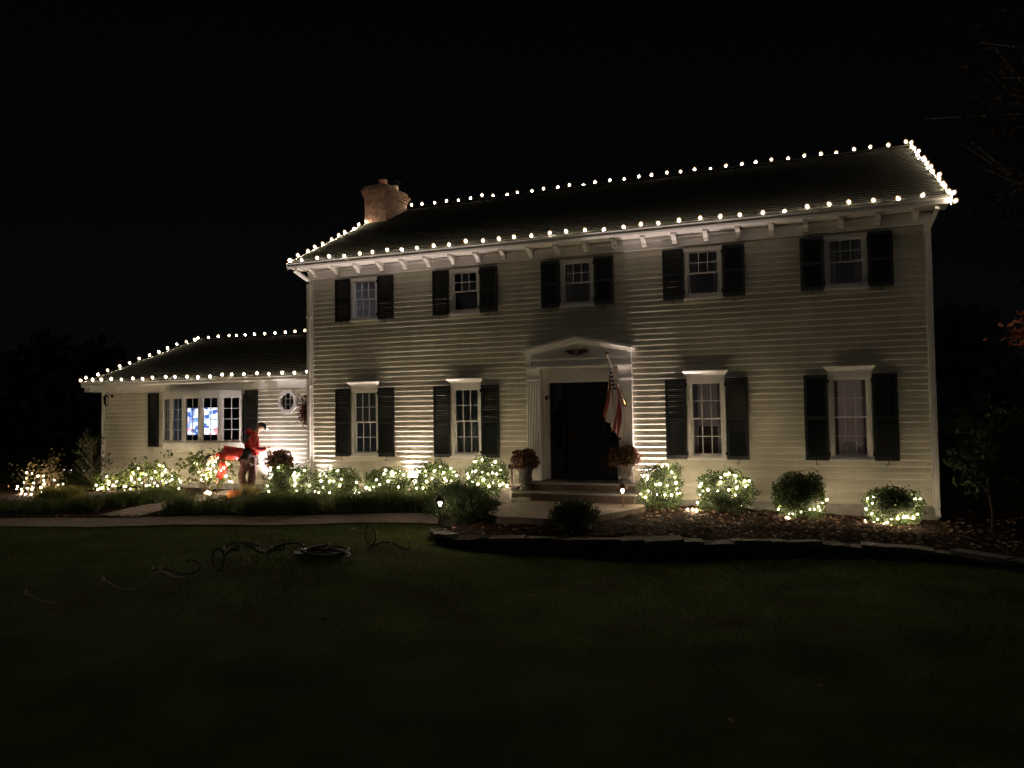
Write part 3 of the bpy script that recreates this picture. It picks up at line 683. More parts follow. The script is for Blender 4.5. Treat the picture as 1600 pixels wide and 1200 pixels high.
# ---------------------------------------------------------------- steps and landing
M_LAND = brickmat('landing_pavers', (.20, .155, .115), (.265, .205, .15), (.14, .125, .10), 1., 0)
lp = [(4.15, -.86), (6.75, -.86), (6.75, -1.35), (6.45, -2.2), (6.05, -3.05), (5.5, -3.25), (4.6, -3.2), (4.05, -2.7)]
land = MB().prism(lp, .30, .56, 'z').build('landing', M_LAND); tag(land, kind='structure')
st = thing('front_steps', 'brick and stone steps leading up to the front door', 'steps', (5.2, -.4, .56))
MB().box(3.98, 6.50, -.50, .10, .865, .905).box(4.36, 6.04, .101, dy, .87, .905).build('stoop_slab', M_STONE, st)
MB().box(4.02, 6.46, -.46, -.003, .58, .862).build('stoop_base', M_MORT, st)
MB().box(3.95, 6.55, -.88, -.462, .705, .742).build('step_slab', M_STONE, st)
MB().box(4.0, 6.5, -.83, -.463, .40, .702).build('step_base', M_MORT, st)
bk_me = MB().box(-.031, .031, -.012, .05, 0, .135).mesh('brick', mat('brown_step_brick', (.075, .053, .040), .9, 0, 9, .4, 60, .1, col2=(.12, .09, .07)))
for yf, zz, x0, x1 in ((-.845, .565, 4.0, 6.5), (-.475, .745, 4.02, 6.46)):
    x = x0+.035
    while x < x1: put('brick', bk_me, st, (x, yf+.004*random.random(), zz), None, (1, 1, .93 if zz < .6 else .86)); x += .0715
MB().box(3.72, 3.97, -.86, -.30, .40, .80).build('cheek_block', M_STONE, st)

# ---------------------------------------------------------------- roof-line bulbs
def shells(name, parts):
    """one bulb mesh: glowing core inside two painted halo shells"""
    V, F, MI = [], [], []
    for k, mb in enumerate(parts):
        o = len(V); V += mb.v; F += [tuple(i+o for i in f) for f in mb.f]; MI += [k]*len(mb.f)
    me = bpy.data.meshes.new(name); me.from_pydata(V, [], F); me.update(); me.polygons.foreach_set('material_index', MI); me.polygons.foreach_set('use_smooth', [True]*len(F)); return me
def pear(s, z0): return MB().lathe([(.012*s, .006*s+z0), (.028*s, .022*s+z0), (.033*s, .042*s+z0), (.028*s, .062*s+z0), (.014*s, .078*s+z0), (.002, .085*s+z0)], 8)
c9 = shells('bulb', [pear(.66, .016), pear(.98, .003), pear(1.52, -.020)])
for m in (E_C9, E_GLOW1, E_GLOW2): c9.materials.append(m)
sk = MB().lathe([(.016, -.035), (.018, -.03), (.018, .010), (.012, .012)], 6).mesh('socket', M_SOCK)
def roof_string(name, label, segs, group):
    """segs: list of (start, end, bulb axis)"""
    t = thing(name, label, 'string lights', segs[0][0], group)
    cp = []
    for k, (a, b, ax) in enumerate(segs):
        a, b, ax = Vector(a), Vector(b), Vector(ax).normalized(); n = max(1, round((b-a).length/.38)); d = (b-a)/n
        for i in range(n+1):
            if i == n and k < len(segs)-1: continue
            p = a+d*i+Vector((random.gauss(0, .022), random.gauss(0, .01), random.gauss(0, .012)))
            q = (ax+Vector((random.gauss(0, .3), random.gauss(0, .25), random.gauss(0, .08)))).to_track_quat('Z', 'Y').to_euler()
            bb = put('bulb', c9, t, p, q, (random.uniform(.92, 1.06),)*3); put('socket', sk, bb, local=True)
            cp += [p-ax*.02, p+d*.5-ax*.02-Vector((0, 0, .012))]
    MB().tube(cp[:-1], .007, 4).build('cord', M_GCORD, t)
    return t
zE = 6.005; xe0, xe1 = -1.80, 12.05
roof_string('roof_light_string', 'warm bulbs in a row along the front gutter of the main roof', [((xe0+.06, ey-.07, zE), (xe1-.02, ey-.07, zE), (0, -.35, 1))], 'roof-line light strings')
roof_string('roof_light_string', 'warm bulbs in a row along the high ridge of the main roof', [((-1.16, RY, RZ+.045), (xe1-.06, RY, RZ+.045), (0, 0, 1))], 'roof-line light strings')
roof_string('roof_light_string', 'warm bulbs climbing the left sloping edge of the main roof to the chimney', [((xe0-.02, -.40, 6.06), (xe0-.02, 3.62, 8.09), (-.1, -.3, 1))], 'roof-line light strings')
roof_string('roof_light_string', 'bright close row of bulbs climbing the right sloping edge of the main roof', [((xe1+.02, RY-.1, RZ), (xe1+.02, ey+.08, zE+.06), (.2, -.3, 1)), ((xe1+.05, ey-.02, 6.02), (xe1+.04, ey-.1, 5.86), (.6, -.4, .3))], 'roof-line light strings')
roof_string('roof_light_string', 'warm bulbs in a row along the gutter of the low left wing', [((WL-.20, wey-.06, wez+.02), (-1.72, wey-.06, wez+.02), (0, -.3, 1))], 'roof-line light strings')
roof_string('roof_light_string', 'warm bulbs in a row along the ridge of the low left wing', [((WL-.2, wry, wrz+.04), (-4.2, wry, wrz+.04), (0, 0, 1))], 'roof-line light strings')
roof_string('roof_light_string', 'warm bulbs climbing the left sloping edge of the low wing roof', [((WL-.25, wey+.12, wez+.10), (WL-.25, wry-.15, wrz-.01), (-.2, -.3, 1)), ], 'roof-line light strings')

# ---------------------------------------------------------------- uplights against the walls
def uplight(x, y, z, power, label, tgt, size=105, col=(1, .80, .66), blend=.5):
    t = thing('landscape_uplight', label, 'uplight', (x, y, z), 'uplights against the house wall')
    MB().lathe([(.012, -.12), (.012, 0)], 6, (x, y, z+.10)).build('stake', M_BLACK, t)
    MB().lathe([(.02, 0), (.045, .02), (.05, .10), (.046, .105), (.042, .07)], 12, (x, y, z+.08)).build('housing', M_BLACK, t, True)
    ld = bpy.data.lights.new('uplight_beam', 'SPOT'); ld.energy = power; ld.spot_size = R(size); ld.spot_blend = blend; ld.color = col; ld.shadow_soft_size = .02
    lo = bpy.data.objects.new('uplight_beam', ld); COL.objects.link(lo); lo.parent = t; lo.location = (0, 0, .19)
    lo.rotation_euler = (Vector(tgt)-Vector((x, y, z+.19))).to_track_quat('-Z', 'Y').to_euler()
PINK = (1, .80, .72)
uplight(1.28, -.10, .44, 260, 'small black uplight between the two left ground floor windows', (1.28, -.105, 4.8), 66, PINK, 1.)
uplight(6.68, -.105, .44, 260, 'small black uplight between the front door and the window right of it', (6.68, -.11, 4.8), 66, PINK, 1.)
uplight(-1.15, -.10, .46, 130, 'small black uplight at the left corner of the main house', (-1.15, -.105, 4.8), 60, PINK, 1.)
uplight(-2.98, WY-.34, .44, 110, 'small black uplight at the wing wall behind the standing person', (-2.95, WY-.02, 1.8), 130, (1, .88, .86), .8)


# ---------------------------------------------------------------- shrubs: centre, radii, points of their lights
SHRUB = {
 'B1': ((-1.61, -0.75, 0.855), (0.601, 0.427, 0.365),
  [(-1.25,-1.03,1.06), (-1.17,-1.02,0.99), (-1.14,-0.96,1.03), (-1.2,-1.08,0.9), (-1.21,-1.08,0.77), (-1.22,-1,0.65), (-1.95,-1.11,0.94), (-2.01,-1.06,0.74), (-2.03,-0.96,0.61), (-2.04,-0.89,1.15), (-1.74,-0.97,1.17), (-1.13,-0.81,1.1), (-1.01,-0.78,0.75), (-0.94,-0.56,0.56), (-1.25,-1.07,1), (-1.18,-1.07,0.83)]),
 'B2': ((-0.315, -0.75, 0.82), (0.587, 0.427, 0.34),
  [(-0.63,-1.02,1.03), (-0.37,-0.91,1.15), (-0.15,-0.95,1.12), (-0.44,-1.17,0.9), (-0.39,-1.19,0.76), (-0.21,-1.18,0.9), (-0.11,-1.16,0.9), (0.01,-1.12,0.8), (-0.58,-1.06,0.62), (0.04,-1.08,0.94), (0.29,-0.77,0.85), (0.18,-0.79,0.61), (0.2,-0.62,0.6), (-0.24,-1.13,0.64), (-0.38,-1.11,1.02)]),
 'B3': ((1.005, -0.75, 0.865), (0.529, 0.427, 0.315),
  [(0.97,-1.18,0.95), (1.09,-0.98,1.14), (1.23,-0.92,1.14), (1.35,-0.77,1.12), (1.46,-0.81,1.04), (1.29,-1.04,1.04), (1.29,-0.99,1.08), (1.25,-1.14,0.92), (1.43,-1.02,0.79), (1.07,-1.19,0.85), (0.91,-1.18,0.79), (0.76,-1.09,0.72), (0.66,-1.06,0.76), (1.11,-1.08,1.08)]),
 'B4': ((2.2, -0.8, 0.925), (0.524, 0.427, 0.395),
  [(2.15,-1.16,1.16), (2.35,-1.13,1.18), (1.93,-1.16,1.06), (2.19,-1.22,1.07), (2.33,-1.22,1.02), (2.22,-1.24,0.94), (2.55,-1.05,1.14), (2.58,-1.11,1), (2.61,-1.09,0.95), (2.61,-0.88,1.19), (2.67,-0.87,1.12), (2.72,-0.85,1.04), (2.69,-1,0.94), (1.95,-1.17,0.79), (2.08,-1.2,0.78), (2.43,-1.01,1.24)]),
 'B5': ((3.415, -0.8, 1.02), (0.461, 0.427, 0.39),
  [(3.14,-0.88,1.35), (3.26,-1.02,1.35), (3.38,-0.99,1.39), (3.63,-1.03,1.32), (3.65,-0.91,1.36), (3.11,-1.13,1.1), (3.14,-1.16,1.03), (3.18,-1.15,1.17), (3.31,-1.2,1.17), (3.48,-1.22,1.16), (3.6,-1.2,1.12), (3.69,-1.14,1.15), (3.26,-1.22,0.96), (3.51,-1.24,1), (3.37,-1.22,0.9), (3.61,-1.18,0.87), (3.79,-1.02,0.87), (3.69,-1.15,0.94), (3.77,-1.08,1.12), (3.84,-0.96,0.9), (3.76,-0.72,0.72), (3.8,-0.72,0.64), (3.8,-0.99,1.19)]),
 'B6': ((7.02, -0.8, 0.92), (0.369, 0.35, 0.41),
  [(6.71,-0.95,1.09), (6.82,-1.08,1.07), (7.26,-0.96,1.2), (7.31,-0.98,1.1), (7.33,-1,0.99), (6.98,-1.16,0.97), (7.06,-1.16,0.98), (7.2,-1.12,0.95), (6.83,-1.11,0.84), (7,-1.14,0.78), (7.15,-1.11,0.75), (7.25,-1.06,0.77), (7.38,-0.79,0.78), (6.64,-0.89,0.76), (6.75,-0.99,0.71), (7.07,-0.96,1.3), (7.16,-0.87,1.31)]),
 'B7': ((8.22, -0.85, 0.835), (0.533, 0.427, 0.395),
  [(7.75,-1.04,0.95), (7.83,-1.16,0.87), (7.94,-1.23,0.9), (8.12,-1.28,0.89), (8.31,-1.28,0.91), (8.16,-1.15,1.13), (8.15,-1.22,1.06), (8.24,-1.1,1.17), (8.3,-0.99,1.22), (8.39,-1.09,1.16), (8.44,-1.01,1.18), (8.44,-1.17,1.06), (8.45,-1.24,0.95), (8.44,-1.26,0.81), (8.59,-1.15,0.97), (8.66,-0.96,1.06), (8.61,-1.02,1.08), (7.69,-0.93,0.62), (7.73,-0.94,1.01)]),
 'B8': ((9.495, -0.85, 0.785), (0.441, 0.419, 0.375),
  [(9.29,-0.91,0.43), (9.3,-0.92,0.39), (9.37,-1.11,0.49), (9.51,-1.2,0.55), (9.66,-1.2,0.59), (9.73,-1.16,0.6), (9.81,-1.11,0.63), (9.88,-1.07,0.7), (9.96,-0.86,0.74), (9.12,-0.9,0.54), (9.25,-0.93,0.38)]),
 'B9': ((10.995, -0.85, 0.66), (0.432, 0.41, 0.3),
  [(10.66,-1.04,0.82), (10.55,-0.87,0.72), (10.61,-1.05,0.72), (10.56,-0.93,0.6), (10.64,-1.06,0.54), (10.54,-0.89,0.4), (10.72,-0.98,0.43), (10.82,-0.92,0.34), (10.93,-1.17,0.46), (11.02,-1.21,0.49), (11.12,-1.21,0.51), (11.2,-1.16,0.5), (11.28,-1.09,0.49), (11.35,-1.07,0.55), (11.4,-0.9,0.79), (10.67,-0.9,0.37), (10.87,-1.05,0.4)]),
 'H1': ((-8.76, -1.6, 0.67), (0.863, 0.427, 0.51),
  [(-8.71,-1.93,1.03), (-8.51,-1.93,1), (-8.33,-1.9,0.97), (-8.2,-1.86,0.94), (-8.61,-2,0.88), (-8.67,-2.03,0.78), (-8.87,-2.04,0.68), (-8.9,-2.04,0.62), (-8.73,-2.04,0.62), (-8.79,-2.03,0.54), (-8.53,-2.03,0.64), (-8.42,-2.01,0.6), (-8.77,-2.02,0.49), (-8.61,-2.01,0.49), (-8.49,-1.98,0.45), (-8.34,-1.92,0.41), (-8.12,-1.88,0.85), (-8.11,-1.9,0.74), (-8.16,-1.91,0.53), (-8.06,-1.81,0.45), (-8.03,-1.68,0.38), (-8.38,-1.99,0.78), (-8.17,-1.94,0.66), (-7.95,-1.75,0.53)]),
 'H2': ((-7.61, -0.5, 0.48), (0.495, 0.427, 0.42),
  [(-7.57,-0.91,0.65), (-7.48,-0.93,0.53), (-7.37,-0.89,0.56), (-7.35,-0.87,0.59), (-7.3,-0.74,0.74), (-7.26,-0.61,0.78), (-7.25,-0.76,0.66), (-7.18,-0.7,0.61), (-7.14,-0.64,0.59), (-7.43,-0.9,0.36), (-7.37,-0.87,0.34), (-7.24,-0.71,0.26), (-7.41,-0.69,0.84), (-7.19,-0.54,0.73)]),
 'H3': ((-6.265, -0.3, 0.69), (1.023, 0.427, 0.48),
  [(-6.82,-0.67,0.6), (-6.84,-0.63,0.49), (-6.62,-0.71,0.77), (-6.54,-0.71,0.84), (-6.49,-0.68,0.93), (-6.56,-0.71,0.54), (-6.44,-0.7,0.48), (-6.42,-0.74,0.71), (-6.23,-0.73,0.8), (-6.2,-0.74,0.7), (-6.46,-0.58,1.07), (-6.18,-0.68,0.94), (-6.06,-0.69,0.91), (-5.87,-0.69,0.83), (-5.78,-0.69,0.7), (-6,-0.73,0.64), (-5.9,-0.72,0.65), (-5.89,-0.43,1.14), (-5.77,-0.4,1.12), (-5.62,-0.46,1.04), (-5.59,-0.53,0.98), (-5.83,-0.61,0.99), (-5.61,-0.59,0.91), (-5.4,-0.55,0.75), (-5.37,-0.52,0.79), (-5.36,-0.44,0.9), (-5.26,-0.41,0.8), (-6.4,-0.61,0.34), (-6.19,-0.63,0.36), (-6.58,-0.63,0.39), (-5.36,-0.46,0.5), (-5.45,-0.58,0.72)]),
 'H4': ((-4.06, -0.55, 0.99), (0.66, 0.427, 0.47),
  [(-4.17,-0.94,1.22), (-4.07,-0.99,1.03), (-3.98,-0.99,0.96), (-3.88,-0.98,0.96), (-4.02,-0.97,0.85), (-3.87,-0.96,0.86), (-3.85,-0.92,1.22), (-3.82,-0.95,1.11), (-3.71,-0.88,1.2), (-3.76,-0.95,1.01), (-3.72,-0.79,1.32), (-3.71,-0.72,1.36), (-3.61,-0.74,1.29), (-3.57,-0.73,1.27), (-3.63,-0.89,1.04), (-3.54,-0.83,1.06), (-3.5,-0.77,1.12), (-3.47,-0.66,1.21), (-3.73,-0.94,0.94), (-3.45,-0.74,0.92), (-3.45,-0.64,0.79)]),
}

LF_BOX = leafmat('boxwood_leaf', (.030, .060, .016), (.085, .125, .038), .3, .45)
LF_HYD = leafmat('hydrangea_leaf', (.05, .09, .02), (.17, .20, .06), .35, .5)
LF_ROSE = leafmat('rose_leaf', (.06, .07, .02), (.20, .13, .06), .35, .5)
LF_LIRI = leafmat('liriope_blade', (.07, .115, .032), (.16, .21, .07), .4, .5)
LF_GOLD = leafmat('golden_grass_blade', (.20, .20, .06), (.42, .39, .15), .5, .5)
LF_JUN = leafmat('juniper_spray', (.030, .055, .022), (.075, .105, .042), .2, .6)
LF_DARK = leafmat('dark_leaf', (.030, .045, .020), (.07, .085, .035), .3, .5)
LF_FALL = leafmat('fallen_leaf', (.05, .024, .013), (.42, .28, .18), .2, .7)
LF_MAPLE = leafmat('maple_leaf', (.32, .10, .04), (.55, .22, .12), .4, .5)
LF_MUM = leafmat('mum_flower', (.085, .038, .022), (.24, .11, .06), .2, .7)
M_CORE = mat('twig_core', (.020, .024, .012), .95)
mini = None
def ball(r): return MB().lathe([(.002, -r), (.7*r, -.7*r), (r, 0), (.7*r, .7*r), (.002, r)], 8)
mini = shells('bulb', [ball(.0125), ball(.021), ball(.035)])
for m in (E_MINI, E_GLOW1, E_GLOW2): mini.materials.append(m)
def light_string(key, label, pts, c, back=0, radii=None):
    t = thing('shrub_light_string', label, 'string lights', c, 'string lights on the shrubs')
    pts = [Vector(p) for p in pts]
    for i in range(back):
        a = random.uniform(.15, math.pi-.15); e = random.uniform(-.9, .45)
        pts.append(Vector((c[0]+radii[0]*math.cos(a)*math.cos(e), c[1]+radii[1]*math.sin(a)*math.cos(e), c[2]+radii[2]*math.sin(e))))
    rest = pts[1:]; path = [pts[0]]
    while rest: j = min(range(len(rest)), key=lambda k: (rest[k]-path[-1]).length); path.append(rest.pop(j))
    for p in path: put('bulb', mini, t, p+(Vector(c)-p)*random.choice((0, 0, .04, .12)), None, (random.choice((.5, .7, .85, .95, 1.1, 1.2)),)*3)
    cp = []
    for a, b_ in zip(path[:-1], path[1:]): cp += [a+Vector((0, .015, -.01)), (a+b_)/2+Vector((0, .05, -.02))]
    cp.append(path[-1]); MB().tube(cp, .003, 4).build('cord', M_GCORD, t)
def shell_points(n, c, r, power=2.6, lo=.72):
    d = rng.normal(size=(n, 3)); d /= np.linalg.norm(d, axis=1, keepdims=True)
    k = (np.abs(d)**power).sum(1)**(-1/power); d = d*k[:, None]
    lump = 1+.08*np.sin(d[:, 0]*7+c[0]*3)+.07*np.sin(d[:, 1]*8+d[:, 2]*6+c[0])+.06*np.sin(d[:, 2]*11+c[0])+.04*np.sin(d[:, 0]*19+d[:, 2]*13)
    s = (lo+(1-lo)*rng.random(n)**.6)*lump
    return np.array(c)+d*np.array(r)*s[:, None], d
def boxwood(key, label, slabel, power=2.6, n=5600, core=.74, back=4):
    c, r, pts = SHRUB[key]; gz = .42
    t = thing('boxwood_shrub', label, 'shrub', (c[0], c[1], gz-.05), 'clipped boxwoods along the house')
    P, d = shell_points(n, c, r, power, .60)
    tw = P[rng.random(n) < .09].copy(); tw = tw[tw[:, 2] > c[2]]; tw[:, 2] += rng.random(len(tw))**1.5*.12; P = np.concatenate([P, tw]); d = np.concatenate([d, np.tile([0, 0, 1.], (len(tw), 1))])
    V, F = leaves(P, .036, .55, d*.8, .7); o = put('foliage', np_mesh('foliage', V-np.array(org(t)), F, LF_BOX), t); o['kind'] = 'stuff'
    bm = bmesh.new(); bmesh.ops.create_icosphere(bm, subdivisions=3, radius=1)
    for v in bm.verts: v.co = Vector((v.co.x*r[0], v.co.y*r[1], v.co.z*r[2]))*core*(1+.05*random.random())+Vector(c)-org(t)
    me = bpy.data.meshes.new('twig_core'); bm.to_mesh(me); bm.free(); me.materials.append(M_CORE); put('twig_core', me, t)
    mb = MB()
    mb.tube([(c[0], c[1], gz-.1), (c[0]+.02, c[1], c[2]-r[2]*.5)], [.035, .025], 7)
    mb.build('stem', M_BARK, t)
    if slabel: light_string(key, slabel, pts, c, back, r)
boxwood('B1', 'round boxwood at the corner where the wing meets the main house', 'string of lights in vertical runs on the boxwood at the wing corner')
boxwood('B2', 'wide clipped boxwood under the leftmost ground floor window', 'lights scattered over the boxwood under the leftmost ground floor window')
boxwood('B3', 'low boxwood between the two left ground floor windows', 'lights over the crown of the low boxwood between the two left windows')
boxwood('B4', 'mounded boxwood just left of the window beside the door', 'lights over the mounded boxwood just left of the window beside the door')
boxwood('B5', 'tall round boxwood beside the left urn of the entrance', 'many lights ringing the round boxwood beside the left urn', 2.3)
boxwood('B6', 'square cut boxwood right of the front steps', 'lights circling the square cut boxwood right of the steps', 4.5)
boxwood('B7', 'wide loose boxwood under the window nearest the flag', 'lights across the wide boxwood under the window nearest the flag', 2.4)
boxwood('B8', 'dark flat topped boxwood with lights only at its base', 'short string of lights along the base of the dark flat topped boxwood', 3.6, 8200, .84, 6)
boxwood('B9', 'low boxwood at the right corner of the house', 'lights round the left side and base of the boxwood at the right corner', 3., 5200, .78, 6)
def leafy(key, label, slabel, name, lm, size, n, stems, extra=0, back=6, cat='shrub'):
    c, r, pts = SHRUB[key]; zb = lawn_z(c[0], c[1])+.02
    t = thing(name, label, cat, (c[0], c[1], zb))
    mb = MB(); tips = []
    for i in range(stems):
        a = random.uniform(0, 6.28); q = random.uniform(.3, 1); tp = Vector((c[0]+r[0]*q*math.cos(a), c[1]+r[1]*q*math.sin(a), c[2]+r[2]*random.uniform(.1, .95)))
        b0 = Vector((c[0]+r[0]*.45*q*math.cos(a), c[1]+.12*math.sin(a), zb)); m_ = (b0+tp)/2+Vector((random.gauss(0, .05), random.gauss(0, .05), .05)); tips.append((b0, m_, tp)); mb.tube([b0, m_, tp], [.010, .008, .004], 5)
    for i in range(extra):
        a = random.uniform(0, 6.28); b0 = Vector(c); tp = Vector((c[0]+r[0]*random.uniform(-.1, 1.0), c[1]+.2*math.sin(a), c[2]+r[2]*random.uniform(1.0, 1.45))); tips.append((b0, (b0+tp)/2, tp)); mb.tube([b0, (b0+tp)/2, tp], [.006, .005, .003], 5)
    so = mb.build('stems', M_BARK, t); so['kind'] = 'stuff'
    P, d = shell_points(n, c, r, 2.2, .35)
    cl = np.array([tips[i % len(tips)][2] for i in range(n//2)])+rng.normal(size=(n//2, 3))*.09
    P = np.concatenate([P[:n//2], cl]); V, F = leaves(P, size, .65, np.array([0, -.3, -.2]), 1., .12)
    o = put('foliage', np_mesh('foliage', V-np.array(org(t)), F, lm), t); o['kind'] = 'stuff'
    light_string(key, slabel, pts, c, back, r)
leafy('H1', 'straggly reddish rose bush at the far left of the bed', 'dense bright lights in the rose bush at the far left', 'rose_bush', LF_ROSE, .065, 520, 16, 7)
leafy('H2', 'small hydrangea at the left corner of the wing', 'bright bunched lights in the small hydrangea at the wing corner', 'hydrangea_shrub', LF_HYD, .10, 260, 12)
leafy('H3', 'wide leafy hydrangea under the bow window', 'many lights in the wide hydrangea under the bow window', 'hydrangea_shrub', LF_HYD, .11, 620, 26, 3, 8)
leafy('H4', 'leafy hydrangea in front of the bending person', 'lights in the hydrangea in front of the bending person', 'hydrangea_shrub', LF_HYD, .11, 420, 18)

# airy dark evergreen at the wing's left corner
t = thing('slender_evergreen', 'slender airy evergreen at the left corner of the wing', 'shrub', (-8.35, -.35, .36))
mb = MB(); P = []; D = []
for i in range(46):
    h = random.uniform(.25, 1.75); a = random.uniform(0, 6.28); l = (2.0-h)*.36*random.uniform(.5, 1.1)+.12
    b0 = Vector((-8.35+random.gauss(0, .03), -.35, .36+h*.75)); e = b0+Vector((math.cos(a)*l, math.sin(a)*l, .32+.2*random.random()))
    mb.tube([b0, (b0+e)/2+Vector((0, 0, -.02)), e], [.007, .005, .003], 4)
    for k in range(26): f = random.random()**.7; P.append(b0.lerp(e, f)+Vector((random.gauss(0, .035), random.gauss(0, .035), random.gauss(0, .03)))); D.append((e-b0).normalized())
mb.tube([(-8.35, -.35, .30), (-8.33, -.35, 1.0), (-8.37, -.35, 1.75)], [.03, .02, .006], 6); o = mb.build('branches', M_BARK, t); o['kind'] = 'stuff'
V, F = leaves(np.array(P), .075, .3, np.array(D), .5); o = put('foliage', np_mesh('foliage', V-np.array(org(t)), F, LF_DARK), t); o['kind'] = 'stuff'

# borders of strap-leaved grass, golden clumps
def border(pts, n, H, spread, label, lm=LF_LIRI, wd=.011, name='liriope_border', lean=.75):
    P = []
    pts = [Vector(p) for p in pts]; Ls = [(b_-a).length for a, b_ in zip(pts[:-1], pts[1:])]; tot = sum(Ls)
    ncl = max(3, int(tot/.16)); cl = []
    for i in range(ncl*3):
        s = random.random()*tot
        for a, b_, l in zip(pts[:-1], pts[1:], Ls):
            if s <= l: q = a.lerp(b_, s/l); break
            s -= l
        d = (b_-a).normalized(); nn = Vector((-d.y, d.x)); q = q+Vector((nn.x, nn.y, 0))*random.uniform(-spread, spread); cl.append(q)
    for i in range(n):
        q = random.choice(cl); x, y = q.x+random.gauss(0, .06), q.y+random.gauss(0, .06); P.append((x, y, max(lawn_z(x, y)+.02, .36 if x > 3 else 0)))
    V, F = blades(np.array(P), H, wd, lean, 3); o = put(name, np_mesh(name, V, F, lm)); tag(o, label, 'ornamental grass', kind='stuff')
border([(-2.55, -3.45, 0), (-.5, -2.80, 0), (2.2, -1.85, 0), (3.4, -1.5, 0)], 11500, .48, .30, 'long dark green strap leaved grass border along the walkway')
border([(-10.5, -5.9, 0), (-7.5, -4.85, 0), (-5.2, -4.0, 0), (-4.4, -3.4, 0)], 6500, .36, .28, 'dark green grass border beside the left part of the walkway')
border([(-4.35, -3.3, 0), (-4.2, -2.4, 0), (-4.1, -1.5, 0)], 3600, .40, .25, 'dark green grass border along the short branch path')
border([(-7.2, -2.6, 0), (-6.4, -2.4, 0)], 2000, .42, .24, 'pale golden tuft of ornamental grass lit up at the left bed', LF_GOLD, .010, 'golden_grass', .9)
border([(-2.95, -.75, 0), (-2.7, -.72, 0)], 500, .36, .12, 'pale golden tuft of grass beside the pumpkin', LF_GOLD, .010, 'golden_grass', .9)

# junipers
def juniper(c, rx, ry, h, label, n):
    t = thing('juniper_mound', label, 'shrub', c, 'spreading junipers by the landing')
    P = []; D = []; mb = MB()
    for i in range(n):
        a = random.uniform(0, 6.28); q = math.sqrt(random.random()); e = Vector((rx*q*math.cos(a), ry*q*math.sin(a), h*math.sqrt(max(0, 1-.85*q*q))*random.uniform(.75, 1.12)))
        b0 = e*.35; mb.tube([b0, e], [.004, .002], 3) if i % 3 == 0 else None
        for k in range(16): f = .35+.65*random.random(); P.append(b0.lerp(e, f)+Vector((random.gauss(0, .03), random.gauss(0, .03), random.gauss(0, .03)))); D.append((e+Vector((0, 0, .3))).normalized())
    o = mb.build('branches', M_BARK, t, local=True); o['kind'] = 'stuff'
    V, F = leaves(np.array(P), .07, .18, np.array(D), .45); o = put('foliage', np_mesh('foliage', V, F, LF_JUN), t); o['kind'] = 'stuff'
    bm = bmesh.new(); bmesh.ops.create_icosphere(bm, subdivisions=2, radius=1)
    for v in bm.verts: v.co = Vector((v.co.x*rx*.62, v.co.y*ry*.62, max(v.co.z, -.1)*h*.62))
    me = bpy.data.meshes.new('twig_core'); bm.to_mesh(me); bm.free(); me.materials.append(M_CORE); put('twig_core', me, t)
juniper((3.92, -3.15, .40), .72, .62, .72, 'large spreading juniper mound left of the landing', 620)
juniper((6.05, -3.35, .42), .46, .42, .50, 'smaller juniper mound in front of the landing', 330)

# fallen leaves on mulch, walk and lawn
n = 2600; x = rng.uniform(3.95, 14.5, n); y = np.array([rng.uniform(bed_front(a)+.1, -.05 if a < 11.9 else 1.5) for a in x]); P = np.stack([x, y, [bed_z(a, b_)+.022 for a, b_ in zip(x, y)]], 1)
P = P[~((P[:, 0] > 4.0) & (P[:, 0] < 6.75) & (P[:, 1] > -3.2))]
n2 = 70; x2 = rng.uniform(-5, 14, n2); y2 = rng.uniform(-10, -3, n2); k2 = [(y_ < walk_front(x_) if x_ < 3.5 else y_ < bed_front(x_)-.2) for x_, y_ in zip(x2, y2)]
P2 = np.stack([x2, y2, [lawn_z(a, b_)+.05 for a, b_ in zip(x2, y2)]], 1)[np.array(k2)]
n3 = 260; x3 = rng.uniform(-6, 3, n3); P3 = np.stack([x3, [walk_back(a)-.05*random.random()+.1*random.random() for a in x3], [lawn_z(a, walk_back(a))+.07 for a in x3]], 1)
P = np.concatenate([P, P2, P3]); V, F = leaves(P, .08, .75, None, 1., .15); V[:, 2] = np.repeat(P[:, 2], 4)+(V[:, 2]-np.repeat(P[:, 2], 4))*.35
tag(put('fallen_leaves', np_mesh('fallen_leaves', V, F, LF_FALL)), 'dry brown fallen leaves scattered over mulch and grass', 'fallen leaves', kind='stuff')
# loose wood chips give the mulch its grain
n = 9000; x = rng.uniform(3.95, 14, n); y = np.array([rng.uniform(bed_front(a)+.05, -.05 if a < 11.9 else 1.) for a in x]); P = np.stack([x, y, [bed_z(a, b_)+.012 for a, b_ in zip(x, y)]], 1)
V, F = leaves(P, .05, .3, None, 1., 0); V[:, 2] = np.repeat(P[:, 2], 4)+(V[:, 2]-np.repeat(P[:, 2], 4))*.45
tag(put('mulch_chips', np_mesh('mulch_chips', V, F, leafmat('mulch_chip', (.018, .010, .007), (.065, .038, .027), .0, .9, .05))), 'reddish brown bark chips covering the garden bed', 'mulch', kind='stuff')

